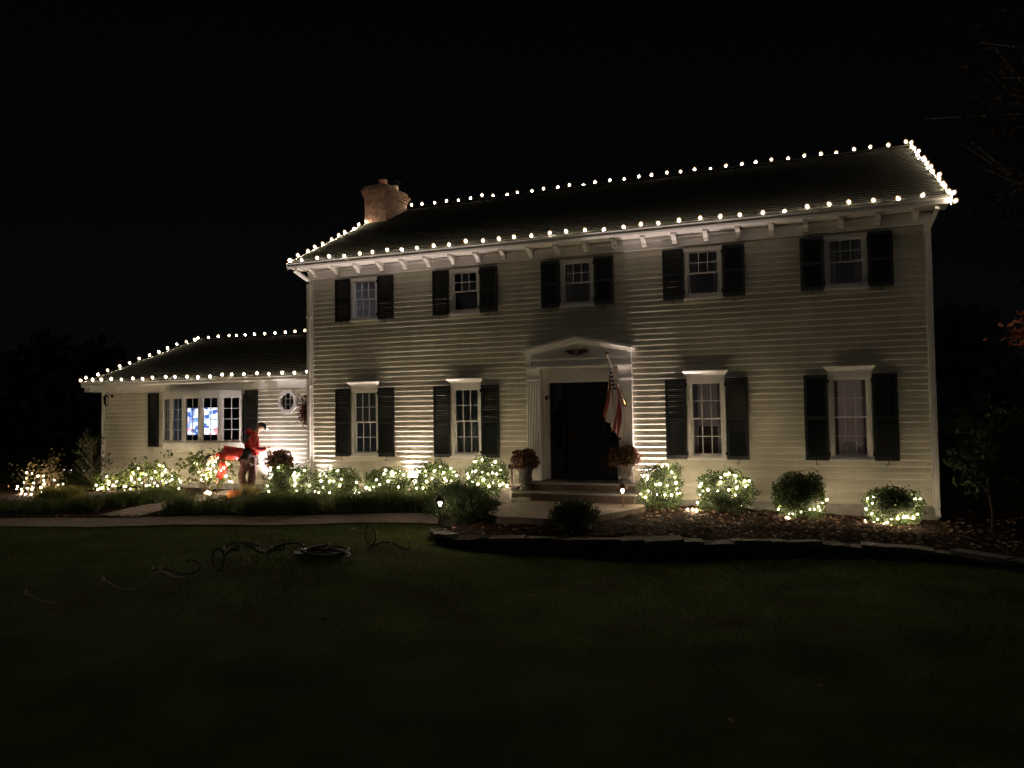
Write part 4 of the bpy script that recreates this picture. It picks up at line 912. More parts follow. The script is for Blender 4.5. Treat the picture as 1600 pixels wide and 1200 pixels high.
# stone edging of the right bed
M_EDGE = mat('shaded_dark_stone', (.035, .033, .030), .95, .4, 6, .5, 25, .1)  # lower course: shade on the wall face put into a darker stone colour
ed = thing('stone_bed_edging', 'low dark wall of flat stones edging the mulch bed along the lawn', 'edging', (3.6, -4.2, .1))
s = 3.56; prevp = None
px, py = 3.6, -3.75
xs_ = [3.9]; 
while xs_[-1] < 17: xs_.append(xs_[-1]+random.uniform(.18, .62)*(.35 if xs_[-1] < 4.4 else 1))
for layer in (0, 1):
    for a, b_ in zip(xs_[:-1], xs_[1:]):
        if layer: a, b_ = a-.12, b_-.12
        m_ = (a+b_)/2; p, q = Vector((a, bed_front(a), 0)), Vector((b_, bed_front(b_), 0)); d = q-p; l = d.length; rz = math.atan2(d.y, d.x)
        z0 = bed_z(m_, bed_front(m_))-.02-(.0 if layer else .13); h = .075 if layer else .20; dp = random.uniform(.10, .16)
        prof = [(-l/2+.006, -dp+random.uniform(-.03, .02)), (-l*.2, -dp+random.uniform(-.03, .02)), (l*.2, -dp+random.uniform(-.03, .02)), (l/2-.006, -dp+random.uniform(-.03, .02)), (l/2-.006, .14), (-l/2+.006, .14)]
        me = MB().prism(prof, -.0 if layer else -.12, h+random.uniform(-.03, .03)-.03, 'z').mesh('stone', M_FLAG if layer else M_EDGE)
        put('stone', me, ed, ((p.x+q.x)/2, (p.y+q.y)/2, z0+(.02 if layer else 0)), (random.gauss(0, .05), random.gauss(0, .035), rz+random.gauss(0, .09)))

# path lights
def path_light(x, y, z, h, label, power, lean=0):
    t = thing('path_light', label, 'path light', (x, y, z), 'lit path lights')
    MB().tube([(x, y, z-.05), (x+lean, y, z+h-.06)], .012, 8).build('stem', mat('bronze', (.20, .13, .09), .35, metal=.7), t)
    MB().lathe([(.095, -.03), (.10, -.025), (.055, .035), (.018, .06), (.012, .075)], 14, (x+lean, y, z+h)).build('cap', MATS['bronze'], t, True)
    MB().lathe([(.016, -.10), (.03, -.095), (.03, -.09), (.016, -.085)], 12, (x+lean, y, z+h-.02)).build('collar', MATS['bronze'], t)
    MB().lathe([(.012, -.085), (.024, -.07), (.024, -.04), (.012, -.025)], 10, (x+lean, y, z+h-.01)).build('lamp', E_PATH, t, True)
path_light(6.42, -1.45, .50, .44, 'lit path light in the mulch right of the front steps', 1)
path_light(3.98, -4.0, .36, .56, 'lit path light at the tip of the bed beside the lawn', 1, -.06)

# urns with chrysanthemums
def urn(x, y, z, H, R_, label, m):
    t = thing('stone_urn', label, 'urn', (x, y, z))
    pr = [(.62, 0), (.64, .05), (.60, .10), (.34, .16), (.26, .22), (.34, .29), (.62, .36), (.74, .44), (.66, .55), (.70, .75), (.84, .90), (1.02, .95), (1.04, 1.0), (.9, 1.0), (.8, .93)]
    MB().lathe([(a*R_, b_*H) for a, b_ in pr[:7]], 20, (x, y, z)).build('foot', m, t, True)
    MB().lathe([(a*R_, b_*H) for a, b_ in pr[6:]], 24, (x, y, z), .015).build('bowl', m, t, True)
    return t
def mum(x, y, z, rx, rz, label, n=1900):
    t = thing('chrysanthemum', label, 'flowers', (x, y, z), 'potted autumn chrysanthemums')
    P, d = shell_points(n, (0, 0, rz*.5), (rx*.94, rx*.9, rz*1.3), 2.0, .74); P = P[P[:, 2] > -.06]; V, F = leaves(P, .042, .85, None, 1.); o = put('flowers', np_mesh('flowers', V, F, LF_MUM), t); o['kind'] = 'stuff'
    P, d = shell_points(900, (0, 0, rz*.15), (rx*.85, rx*.8, rz*.75), 2., .5); V, F = leaves(P, .05, .5); o = put('foliage', np_mesh('foliage', V, F, LF_DARK), t); o['kind'] = 'stuff'
    bm = bmesh.new(); bmesh.ops.create_icosphere(bm, subdivisions=2, radius=1)
    for v in bm.verts: v.co = Vector((v.co.x*rx*.80, v.co.y*rx*.77, v.co.z*rz*1.02+rz*.48))
    me = bpy.data.meshes.new('twig_core'); bm.to_mesh(me); bm.free(); me.materials.append(M_CORE); put('twig_core', me, t)
    MB().tube([(0, 0, -.1), (0, 0, rz*.3)], .02, 6).build('stem', M_BARK, t, local=True)
M_URND = mat('grey_cast_stone', (.055, .052, .047), .85, .25, 12., .35, 50)
urn(4.19, -.62, .742, .50, .20, 'dark grey stone urn on the left of the front steps', M_URND)
mum(4.19, -.62, 1.26, .31, .19, 'round rust red chrysanthemum in the left entrance urn')
urn(6.20, -.30, .906, .40, .21, 'pale stone urn on the right of the front door', M_URN)
mum(6.20, -.30, 1.32, .34, .19, 'loose rust red chrysanthemum in the right entrance urn')
urn(-2.48, .02, .42, .68, .22, 'stone urn at the corner of the wing behind the boxwood', M_URND)
mum(-2.48, .02, 1.13, .36, .22, 'dark chrysanthemum mound in the urn at the corner of the wing')
# pumpkin
t = thing('pumpkin', 'small orange pumpkin in the grass beside the working people', 'pumpkin', (-2.95, -1.05, .42))
pm = MB(); nn_ = 40
prf = [(.02, 0), (.10, .005), (.155, .05), (.17, .11), (.15, .17), (.10, .205), (.03, .19)]
for (r_, z_) in prf:
    for j in range(nn_): a = 2*math.pi*j/nn_; q = r_*(1-.07*abs(math.sin(a*5))); pm.v.append((q*math.cos(a), q*math.sin(a), z_))
for i in range(len(prf)-1):
    for j in range(nn_): pm.f.append((i*nn_+j, i*nn_+(j+1) % nn_, (i+1)*nn_+(j+1) % nn_, (i+1)*nn_+j))
pm.f.append(tuple(range(nn_-1, -1, -1))); pm.f.append(tuple((len(prf)-1)*nn_+j for j in range(nn_)))
pm.build('rind', M_PUMP, t, True, local=True); MB().tube([(0, 0, .18), (.01, 0, .23), (.03, 0, .26)], [.02, .014, .012], 6).build('stalk', M_BARK, t, local=True)

# wall lanterns
def lantern(x, y, z, label, s=1.):
    t = thing('wall_lantern', label, 'lantern', (x, y, z))
    MB().lathe([(.045*s, -.012), (.05*s, 0), (.03*s, .01)], 10).build('wall_plate', M_BLACK, t, local=True).rotation_euler = (R(90), 0, 0)
    MB().tube([(0, -.01, 0), (0, -.09*s, .06*s), (0, -.16*s, .10*s), (0, -.20*s, .06*s), (0, -.20*s, .02*s)], .009*s, 6).build('arm', M_BLACK, t, local=True)
    cg = MB()
    for i in range(4):
        a = R(45+90*i); cg.beam((.065*s*math.cos(a), -.2*s+.065*s*math.sin(a), -.02*s), (.045*s*math.cos(a), -.2*s+.045*s*math.sin(a), -.24*s), .01*s, .01*s)
    cg.lathe([(.05*s, -.26*s), (.05*s, -.245*s), (.01*s, -.24*s)], 8, (0, -.2*s, 0)); cg.lathe([(.01, -.30*s), (.018*s, -.28*s), (.01, -.262*s)], 6, (0, -.2*s, 0)); cg.build('cage', M_BLACK, t, local=True)
    MB().lathe([(.085*s, -.02*s), (.05*s, .02*s), (.01, .045*s)], 8, (0, -.2*s, 0)).build('roof_cap', M_BLACK, t, local=True)
    g = MB()
    for i in range(4):
        a, b_ = R(45+90*i), R(135+90*i); g.add([(.06*s*math.cos(a), -.2*s+.06*s*math.sin(a), -.025*s), (.06*s*math.cos(b_), -.2*s+.06*s*math.sin(b_), -.025*s), (.042*s*math.cos(b_), -.2*s+.042*s*math.sin(b_), -.235*s), (.042*s*math.cos(a), -.2*s+.042*s*math.sin(a), -.235*s)], [(0, 1, 2, 3)])
    g.build('glass', M_GLASS, t, local=True)
    return t
lantern(4.385, .24, 2.66, 'dark unlit lantern on the left side of the door recess', 1.1).rotation_euler = (0, 0, R(80))
lantern(-8.66, .555, 2.98, 'small unlit lantern high at the left end of the wing wall', 1.0)
# wreath on the wing wall
t = thing('autumn_swag', 'reddish brown dried swag hanging on the wing wall beside the octagon window', 'wreath', (-2.08, .56, 2.42))
P = np.stack([rng.normal(size=700)*.085, -.02-np.abs(rng.normal(size=700))*.035, rng.normal(size=700)*.15], 1); V, F = leaves(P, .075, .45, None, 1.); o = put('dried_leaves', np_mesh('dried_leaves', V, F, leafmat('swag_leaf', (.07, .02, .014), (.20, .075, .04), .2, .8)), t); o['kind'] = 'stuff'
MB().tube([(0, -.015, .26), (.02, -.02, .05), (-.02, -.02, -.22)], .012, 6).build('stem', M_BARK, t, local=True)

# flag on its slanting pole
fl = thing('national_flag', 'striped flag with blue starred corner hanging from a slanting pole by the front door', 'flag', (6.19, -.11, 2.50))
p0 = Vector((6.19, -.11, 2.50)); p1 = Vector((6.12, -1.24, 3.43)); pd = (p1-p0).normalized()
MB().tube([p0+pd*.03, p1], .014, 8).build('pole', M_POLE, fl)
MB().lathe([(.012, 0), (.028, .02), (.03, .04), (.012, .07)], 10, p1-Vector((0, 0, .01))).build('finial', M_GOLD, fl, True)
MB().box(6.155, 6.225, -.115, -.10, 2.44, 2.56).tube([p0-pd*.0, p0+pd*.11], .022, 8).build('pole_bracket', M_BRASS, fl)
nu, nv = 40, 60; hoist = .80; fly = 1.18; fv = []; uvs = []
for j in range(nv+1):
    for i in range(nu+1):
        u_, v_ = i/nu, j/nv            # u along hoist from tip, v down the fly
        b0 = p1-pd*(.015+hoist*u_); s_ = v_*fly
        yc = b0.y+.03*math.sin(v_*5)
        sag = s_*(1-.10*u_)-.02; fold = .06*u_*min(1, v_*1.6)-.05*(1-u_)*v_+.03*min(1, v_*3)*math.sin(u_*13+v_*2.2+.5)+.03*min(1, v_*2)*math.sin(u_*31+1.3-v_*3)
        fv.append((b0.x+fold+.05*v_*math.sin(v_*4), yc+.10*v_*(u_)+.015*math.sin(u_*11+v_*6), b0.z-sag-.10*u_*v_)); uvs.append((v_, u_))
ff = [(j*(nu+1)+i, j*(nu+1)+i+1, (j+1)*(nu+1)+i+1, (j+1)*(nu+1)+i) for j in range(nv) for i in range(nu)]
fm = bpy.data.materials.new('flag_cloth'); fm.use_nodes = True; N = fm.node_tree.nodes; L = fm.node_tree.links; b = N['Principled BSDF']; b.inputs['Roughness'].default_value = .85
def math_n(op, a, b_=None, clamp=False):
    m_ = N.new('ShaderNodeMath'); m_.operation = op; m_.use_clamp = clamp
    for k, vv in enumerate((a, b_)):
        if vv is None: continue
        if isinstance(vv, (int, float)): m_.inputs[k].default_value = vv
        else: L.new(vv, m_.inputs[k])
    return m_.outputs[0]
uvn = N.new('ShaderNodeUVMap'); sx = N.new('ShaderNodeSeparateXYZ'); L.new(uvn.outputs[0], sx.inputs[0]); fx, fy = sx.outputs[0], sx.outputs[1]
odd = math_n('MODULO', math_n('FLOOR', math_n('MULTIPLY', fy, 13.)), 2.)
def mixc(f, a, b_):
    m_ = N.new('ShaderNodeMix'); m_.data_type = 'RGBA'; L.new(f, m_.inputs[0])
    for k, vv in ((6, a), (7, b_)):
        if isinstance(vv, tuple): m_.inputs[k].default_value = (*vv, 1)
        else: L.new(vv, m_.inputs[k])
    return m_.outputs[2]
strp = mixc(odd, (.15, .010, .014), (.40, .37, .35))
can = math_n('MULTIPLY', math_n('LESS_THAN', fx, .40), math_n('LESS_THAN', fy, 7/13))
# stars: rows offset, dots of the canton grid
gxn = math_n('MULTIPLY', fx, 12/.40); gyn = math_n('MULTIPLY', fy, 10/(7/13))
def cell(nv_): return math_n('SUBTRACT', nv_, math_n('ROUND', nv_))
dx_, dy_ = cell(gxn), cell(gyn); r2_ = math_n('ADD', math_n('MULTIPLY', dx_, dx_), math_n('MULTIPLY', dy_, dy_))
par = math_n('MODULO', math_n('ADD', math_n('ROUND', gxn), math_n('ROUND', gyn)), 2.)
star = math_n('MULTIPLY', math_n('LESS_THAN', r2_, .16), math_n('LESS_THAN', par, .5))
L.new(mixc(can, strp, mixc(star, (.012, .018, .055), (.55, .55, .55))), b.inputs['Base Color'])
fme = np_mesh('cloth', np.array(fv)-np.array(org(fl)), np.array(ff), fm); uvl = fme.uv_layers.new(name='UVMap')
vi = np.zeros(len(fme.loops), np.int32); fme.loops.foreach_get('vertex_index', vi); uvl.data.foreach_set('uv', np.array(uvs, np.float32)[vi].ravel())
fme.polygons.foreach_set('use_smooth', [True]*len(fme.polygons)); put('cloth', fme, fl)

# outdoor outlet on a post with cords by the steps
t = thing('outlet_post', 'small outdoor outlet post with hanging cords left of the steps', 'outlet', (3.86, -.55, .42))
MB().box(3.845, 3.875, -.565, -.535, .40, 1.22).build('post', M_BARK, t); MB().box(3.80, 3.95, -.60, -.53, 1.18, 1.27).build('cover', M_BLACK, t)
MB().tube([(3.82, -.59, 1.2), (3.78, -.62, 1.0), (3.74, -.62, .8), (3.62, -.65, .6), (3.55, -.7, .45)], .007, 5).build('cord', M_CORD, t)
MB().tube([(3.93, -.59, 1.2), (3.98, -.64, .98), (4.0, -.7, .8), (3.98, -.95, .62), (4.2, -1.1, .575)], .007, 5).build('cord', M_CORDW, t)
t = thing('cord_pile', 'small pale heap of looped light cord beside the left step', 'cord', (4.3, -1.15, .565))
pp = [(.13*math.cos(a)*(1+.25*math.sin(a*.37))+.02*math.sin(a*3), .10*math.sin(a)*(1+.2*math.cos(a*.53)), .012+.035*abs(math.sin(a*.81))+a*.0012) for a in np.linspace(0, 40, 160)]
MB().tube(pp, .006, 5).build('loops', M_CORDW, t, local=True)

# ---------------------------------------------------------------- cords left on the lawn
def cord_thing(name, label, x, y, pts, m=M_CORD, r=.012, sockets=()):
    t = thing(name, label, 'cord', (x, y, lawn_z(x, y)+.012))
    MB().tube(pts, r, 6).build('cable', m, t, local=True)
    for p in sockets: MB().lathe([(.014, 0), (.02, .01), (.02, .05), (.012, .06)], 8, p).build('plug', M_CORDW, t, local=True)
    return t
a_ = np.linspace(0, 2*math.pi*6, 260)
coil = [((.30+.11*math.sin(k*.61)+.05*math.sin(k*.21))*math.cos(k)+.10*math.sin(k*.23), (.26+.10*math.cos(k*.47))*math.sin(k)+.05*math.cos(k*.31), .02+.05*(i/260)+.075*max(0, math.sin(k*.73))**2+.05*max(0, math.sin(k*1.31+1))**3) for i, k in enumerate(a_)]
cord_thing('cable_coil', 'large coil of black cable lying on the lawn', 3.15, -6.25, coil, r=.016)
tg = []
for i in range(120):
    f = i/119; tg.append((-.1-1.0*f+.16*math.sin(f*22), -.35*f+.12*math.cos(f*19), .03+.16*abs(math.sin(f*15))*(1 if i % 40 < 30 else .3)))
cord_thing('loose_cord', 'tangled black cord with pale plugs trailing left from the big coil', 2.85, -6.3, tg, r=.013, sockets=[tg[30], tg[52], tg[75], tg[96]])
lp_ = [(.11*math.sin(k)+.04*k*.15, .02*k*.2, .15-.14*math.cos(k)) for k in np.linspace(0, 6.6, 40)]
cord_thing('cord_loop', 'single upright loop of black cord on the lawn left of the coil', 2.45, -7.55, lp_, r=.011)
lp2 = [(-.5+.6*f, -.1*f, .02+.05*math.sin(f*3)) for f in np.linspace(0, 1, 12)]+[(.1+.17*math.sin(k), .03*k, .10-.08*math.cos(k)) for k in np.linspace(0, 4.0, 20)]
cord_thing('loose_cord', 'short cord end with a low loop in the dark grass', 2.15, -7.85, lp2, r=.010, sockets=[(-.48, 0, .02)])
lp3 = [(.12*math.sin(k), .03*k, .17-.16*math.cos(k)) for k in np.linspace(0, 6.0, 30)]+[(.05+.55*f, .15+.1*f, .03+.05*math.sin(f*5)) for f in np.linspace(0, 1, 14)]
cord_thing('cord_loop', 'loop of cord with a pale trailing end on the lawn near the walkway', 3.35, -5.35, lp3, r=.010, sockets=[(.3, .2, .04), (.58, .26, .05)])
for i, (x, y, lab) in enumerate(((2.05, -8.1, 'pale plug and cord end on the lawn just left of the low loop'), (1.85, -8.75, 'pale bent cord end standing in the grass, second from the left'), (1.62, -9.55, 'pale bent cord end at the left edge of the lawn'))):
    q = [(-.10, -.05, .0), (-.05, -.02, .07), (0, 0, .11), (.04, .01, .10), (.12, .03, .05), (.24, .05, .025), (.34, .07, .02)]
    cord_thing('cord_end', lab, x, y, [(a*random.uniform(.8, 1.2), b_, c*random.uniform(.8, 1.1)) for a, b_, c in q], M_CORDW, .008, [(0, 0, .09)])
cord_thing('cord_end', 'tiny pale plug standing in the grass between loop and coil', 2.62, -7.2, [(0, 0, 0), (.01, 0, .08), (.03, 0, .13), (.06, 0, .12), (.08, .0, .05)], M_CORDW, .009)

# ---------------------------------------------------------------- people
def skin_mesh(name, J, Eg, m, parent, sub=2, root=0, extra=None):
    """J: list of (co, (rx, ry)); grows a continuous surface with the Skin modifier and bakes it"""
    me = bpy.data.meshes.new(name); me.from_pydata([j[0] for j in J], Eg, []); me.update()
    o = bpy.data.objects.new(name, me); COL.objects.link(o)
    md = o.modifiers.new('skin', 'SKIN'); md.use_smooth_shade = True; md.branch_smoothing = .4
    for k, j in enumerate(J): me.skin_vertices[0].data[k].radius = j[1] if isinstance(j[1], tuple) else (j[1], j[1]); me.skin_vertices[0].data[k].use_root = (k == root)
    s = o.modifiers.new('sub', 'SUBSURF'); s.levels = sub; s.render_levels = sub
    dg = bpy.context.evaluated_depsgraph_get(); nm = bpy.data.meshes.new_from_object(o.evaluated_get(dg)); bpy.data.objects.remove(o)
    nm.name = name; nm.materials.clear(); nm.materials.append(m); nm.polygons.foreach_set('use_smooth', [True]*len(nm.polygons))
    return put(name, nm, parent, local=True)
def hand(parent, w, d, upv, side):
    """five short skinned fingers from the wrist end w along d"""
    w, d, upv = Vector(w), Vector(d).normalized(), Vector(upv); s = d.cross(upv).normalized()*side
    J = [(tuple(w), .026), (tuple(w+d*.045), (.036, .022)), (tuple(w+d*.085), (.038, .02))]; Eg = [(0, 1), (1, 2)]
    for k, (o_, l) in enumerate(((-.028, .055), (-.009, .068), (.010, .064), (.028, .05))):
        b0 = w+d*.085+s*o_; k0 = len(J); J += [(tuple(b0+d*l*.5), .0095), (tuple(b0+d*l*.85-upv*l*.35), .008), (tuple(b0+d*l*.95-upv*l*.75), .007)]; Eg += [(2, k0), (k0, k0+1), (k0+1, k0+2)]
    k0 = len(J); J += [(tuple(w+d*.05-s*.045-upv*.01), .011), (tuple(w+d*.085-s*.055-upv*.025), .009)]; Eg += [(1, k0), (k0, k0+1)]
    return skin_mesh('hand', J, Eg, M_SKIN, parent, 1)
def head(parent, c, fwd, r=.095):
    """head with face, ears, nose; fwd the facing direction"""
    c, f = Vector(c), Vector(fwd).normalized(); sd = Vector((0, 1, 0)) if abs(f.y) < .9 else Vector((1, 0, 0)); sd = (sd-f*sd.dot(f)).normalized(); u_ = sd.cross(f)*-1 if sd.cross(f).z < 0 else sd.cross(f)
    bm = bmesh.new(); bmesh.ops.create_uvsphere(bm, u_segments=20, v_segments=14, radius=1)
    for v in bm.verts:
        x, y, z = v.co; ff_ = x; 
        jaw = 1-.22*max(0, -z)**1.5
        q = Vector((x*1.04*jaw+(.06*max(0, -z) if x > 0 else 0), y*.80*jaw, z*1.22))
        v.co = c+(f*q.x+sd*q.y+u_*q.z)*r
    def blob(p, rr):
        ret = bmesh.ops.create_icosphere(bm, subdivisions=2, radius=1)
        for v in ret['verts']: v.co = c+(f*(p[0]+v.co.x*rr[0])+sd*(p[1]+v.co.y*rr[1])+u_*(p[2]+v.co.z*rr[2]))*r
    blob((1.05, 0, -.12), (.22, .14, .24)); blob((.02, .84, -.05), (.18, .1, .28)); blob((.02, -.84, -.05), (.18, .1, .28)); blob((.96, 0, -.55), (.12, .28, .07))
    me = bpy.data.meshes.new('head'); bm.to_mesh(me); bm.free(); me.materials.append(M_SKIN); me.polygons.foreach_set('use_smooth', [True]*len(me.polygons)); ho = put('head', me, parent, local=True)
    for s in (-1, 1):
        e = MB().lathe([(.001, -.01), (.009, -.006), (.011, 0), (.009, .006), (.001, .01)], 8); me = e.mesh('eye', M_DARK, smooth=True); put('eye', me, ho, local=True).location = c+(f*.93+sd*s*.36+u_*.05)*r
    # cap: dome and peak
    bm = bmesh.new(); bmesh.ops.create_uvsphere(bm, u_segments=20, v_segments=12, radius=1)
    bmesh.ops.delete(bm, geom=[v for v in bm.verts if v.co.z < .12], context='VERTS')
    for v in bm.verts: x, y, z = v.co; v.co = c+(f*x*1.14+sd*y*.95+u_*(z*1.28-.02))*r
    me = bpy.data.meshes.new('cap'); bm.to_mesh(me); bm.free(); me.materials.append(M_DARK); me.polygons.foreach_set('use_smooth', [True]*len(me.polygons)); cp_ = put('cap', me, parent, local=True)
    md = cp_.modifiers.new('t', 'SOLIDIFY'); md.thickness = .006
    pk = MB(); k = 9
    for i in range(k+1):
        a = -1.1+2.2*i/k; q0 = f*math.cos(a)*1.10+sd*math.sin(a)*.9+u_*.14; q1 = f*(math.cos(a)*1.10+.62*math.cos(a*.8))+sd*math.sin(a)*.9+u_*(.06); pk.v += [tuple(c+q0*r), tuple(c+q1*r)]
    pk.f += [(2*i, 2*i+1, 2*i+3, 2*i+2) for i in range(k)]; po = put('cap_peak', pk.mesh('cap_peak', M_DARK), parent, local=True); po.modifiers.new('t', 'SOLIDIFY').thickness = .006
    return c, f, u_, r
# standing person, in profile, looking down at the hands
pz = .47
per = thing('person', 'person standing in a red hoodie, brown trousers and black cap, looking down at their hands', 'person', (-3.34, .02, pz), 'two people working at the shrubs', R(38)); per.scale = (1.1, 1.1, 1.04)
skin_mesh('body', [((0, 0, .88), (.14, .16)), ((.00, 0, 1.05), (.125, .15)), ((.03, 0, 1.25), (.13, .17)), ((.07, 0, 1.38), (.085, .10)), ((.115, 0, 1.455), .052), ((.15, 0, 1.50), .05),
    ((.0, .10, .84), .095), ((.035, .11, .46), .062), ((-.01, .115, .09), .045), ((.10, .12, .05), .042), ((.0, -.10, .84), .095), ((.02, -.11, .46), .062), ((-.05, -.115, .09), .045), ((.07, -.12, .05), .042)],
    [(0, 1), (1, 2), (2, 3), (3, 4), (4, 5), (0, 6), (6, 7), (7, 8), (8, 9), (0, 10), (10, 11), (11, 12), (12, 13)], M_SKIN, per, 1)
skin_mesh('hoodie', [((.0, 0, .84), (.165, .19)), ((-.01, 0, 1.02), (.16, .185)), ((.015, 0, 1.24), (.165, .20)), ((.06, 0, 1.39), (.11, .13)), ((.09, 0, 1.45), (.075, .08)),
    ((.05, .20, 1.33), .085), ((.03, .255, 1.08), .072), ((.20, .20, 1.00), .058), ((.31, .11, 1.04), .045), ((.05, -.20, 1.33), .085), ((.03, -.255, 1.08), .072), ((.20, -.20, 1.00), .058), ((.31, -.11, 1.04), .045)],
    [(0, 1), (1, 2), (2, 3), (3, 4), (2, 5), (5, 6), (6, 7), (7, 8), (2, 9), (9, 10), (10, 11), (11, 12)], M_RED, per, 2, 1)
skin_mesh('hood', [((-.06, 0, 1.36), (.06, .10)), ((-.05, .0, 1.44), (.065, .11)), ((.0, 0, 1.50), (.05, .09))], [(0, 1), (1, 2)], M_RED, per, 2)
skin_mesh('trousers', [((0, 0, .88), (.155, .175)), ((.0, .095, .78), .115), ((.035, .11, .46), .085), ((-.01, .115, .12), .075), ((.0, -.095, .78), .115), ((.02, -.11, .46), .085), ((-.05, -.115, .12), .075)],
    [(0, 1), (1, 2), (2, 3), (0, 4), (4, 5), (5, 6)], M_BROWN, per, 2)
for s, dx in ((1, 0), (-1, -.04)): skin_mesh('boot', [((-.02+dx, s*.115, .10), .058), ((-.02+dx, s*.115, .04), .05), ((.10+dx, s*.125, .035), (.04, .035)), ((.17+dx, s*.13, .03), (.03, .03))], [(0, 1), (1, 2), (2, 3)], M_BOOT, per, 1)
c_, f_, u_, r_ = head(per, (.205, 0, 1.555), (.80, 0, -.60))
hand(per, (.32, .10, 1.04), (.85, -.45, .25), (0, 0, 1), 1); hand(per, (.32, -.10, 1.04), (.85, .45, .25), (0, 0, 1), -1)
put('bulb_string', MB().tube([(.40, .05, 1.08), (.42, 0, 1.05), (.40, -.05, 1.08), (.39, -.02, .95), (.36, .02, .80)], .006, 5).mesh('bulb_string', M_CORD), per, local=True)
hl = MB().lathe([(.022, 0), (.024, .03), (.016, .035)], 10).mesh('headlamp', M_BLACK); ho = put('headlamp', hl, per, local=True); ho.location = c_+f_*r_*1.12+u_*r_*.30; ho.rotation_euler = f_.to_track_quat('Z', 'Y').to_euler()
put('lens', MB().lathe([(.001, .036), (.017, .036), (.015, .044), (.001, .046)], 10).mesh('lens', E_HEAD), ho, local=True)

# bending person, turned to the left over the hydrangea
pb = thing('person', 'person bending over the lit hydrangea in an orange red jacket and brown trousers', 'person', (-3.40, -.22, pz-.02), 'two people working at the shrubs', R(216)); pb.scale = (1.12, 1.2, 1.06)
skin_mesh('body', [((-.12, 0, .86), (.14, .15)), ((.12, 0, .92), (.12, .15)), ((.36, 0, .93), (.12, .16)), ((.50, 0, .90), (.07, .08)), ((.60, 0, .86), .05),
    ((-.10, .10, .80), .09), ((.03, .11, .44), .06), ((-.06, .115, .08), .045), ((.05, .12, .05), .04), ((-.10, -.10, .80), .09), ((.05, -.11, .44), .06), ((-.02, -.115, .08), .045), ((.09, -.12, .05), .04)],
    [(0, 1), (1, 2), (2, 3), (3, 4), (0, 5), (5, 6), (6, 7), (7, 8), (0, 9), (9, 10), (10, 11), (11, 12)], M_SKIN, pb, 1)
skin_mesh('jacket', [((.04, 0, .92), (.155, .175)), ((.20, 0, .955), (.175, .195)), ((.38, 0, .95), (.155, .195)), ((.50, 0, .90), (.085, .10)),
    ((.42, .20, .90), .105), ((.38, .23, .66), .095), ((.42, .16, .46), .085), ((.48, .12, .36), .055), ((.42, -.20, .90), .10), ((.42, -.23, .66), .09), ((.50, -.16, .46), .075), ((.55, -.12, .36), .05), ((-.06, 0, .885), (.10, .12)), ((.57, 0, .86), (.05, .06))],
    [(0, 1), (1, 2), (2, 3), (2, 4), (4, 5), (5, 6), (6, 7), (2, 8), (8, 9), (9, 10), (10, 11), (0, 12), (3, 13)], M_ORANGE, pb, 2, 1)
skin_mesh('shirt_tail', [((-.16, 0, .83), (.17, .185)), ((-.04, 0, .90), (.165, .185)), ((.06, 0, .93), (.15, .17))], [(0, 1), (1, 2)], M_DARK, pb, 2)
skin_mesh('trousers', [((-.13, 0, .80), (.15, .17)), ((-.09, .095, .72), .115), ((.03, .11, .44), .085), ((-.06, .115, .10), .075), ((-.09, -.095, .72), .115), ((.05, -.11, .44), .085), ((-.02, -.115, .10), .075)],
    [(0, 1), (1, 2), (2, 3), (0, 4), (4, 5), (5, 6)], M_BROWN, pb, 2)
put('belt', MB().tube([(-.18+.16*math.cos(k)*.35+.02, .185*math.sin(k), .715+.06*math.cos(k)) for k in np.linspace(0, 6.283, 24)], .017, 6).mesh('belt', mat('tan_leather', (.36, .25, .15), .6)), pb, local=True)
for s, dx in ((1, 0), (-1, .04)): skin_mesh('boot', [((-.07+dx, s*.115, .10), .058), ((-.07+dx, s*.115, .04), .05), ((.05+dx, s*.125, .035), (.04, .035)), ((.12+dx, s*.13, .03), (.03, .03))], [(0, 1), (1, 2), (2, 3)], M_BOOT, pb, 1)
head(pb, (.675, 0, .82), (.55, 0, -.83))
hand(pb, (.50, .115, .35), (.5, -.15, -.85), (.85, 0, .5), 1); hand(pb, (.555, -.115, .35), (.5, .15, -.85), (.85, 0, .5), -1)
fl_ = MB().lathe([(.014, 0), (.014, .07), (.02, .08), (.02, .10)], 10).mesh('flashlight', M_BLACK); q = put('flashlight', fl_, pb, local=True); q.location = (.02, .205, .80); q.rotation_euler = (R(80), R(0), R(60))
put('lens', MB().lathe([(.001, .101), (.017, .101), (.015, .106), (.001, .107)], 10).mesh('lens', E_HEAD), q, local=True)

# bundle of lit bulbs dropped in the grass border
light_string('X', 'bunch of lit bulbs lying in the grass border below the bending person', [(-3.05+random.gauss(0, .05), -1.75+random.gauss(0, .04), .62+abs(random.gauss(0, .05))) for i in range(7)], (-3.05, -1.75, .44))
# loose lit bulbs on the mulch
light_string('Y', 'few lit bulbs lying on the ground between the boxwoods right of the steps', [(7.62, -.95, .50), (7.52, -.9, .49), (7.70, -1.0, .49)], (7.6, -.95, .46))

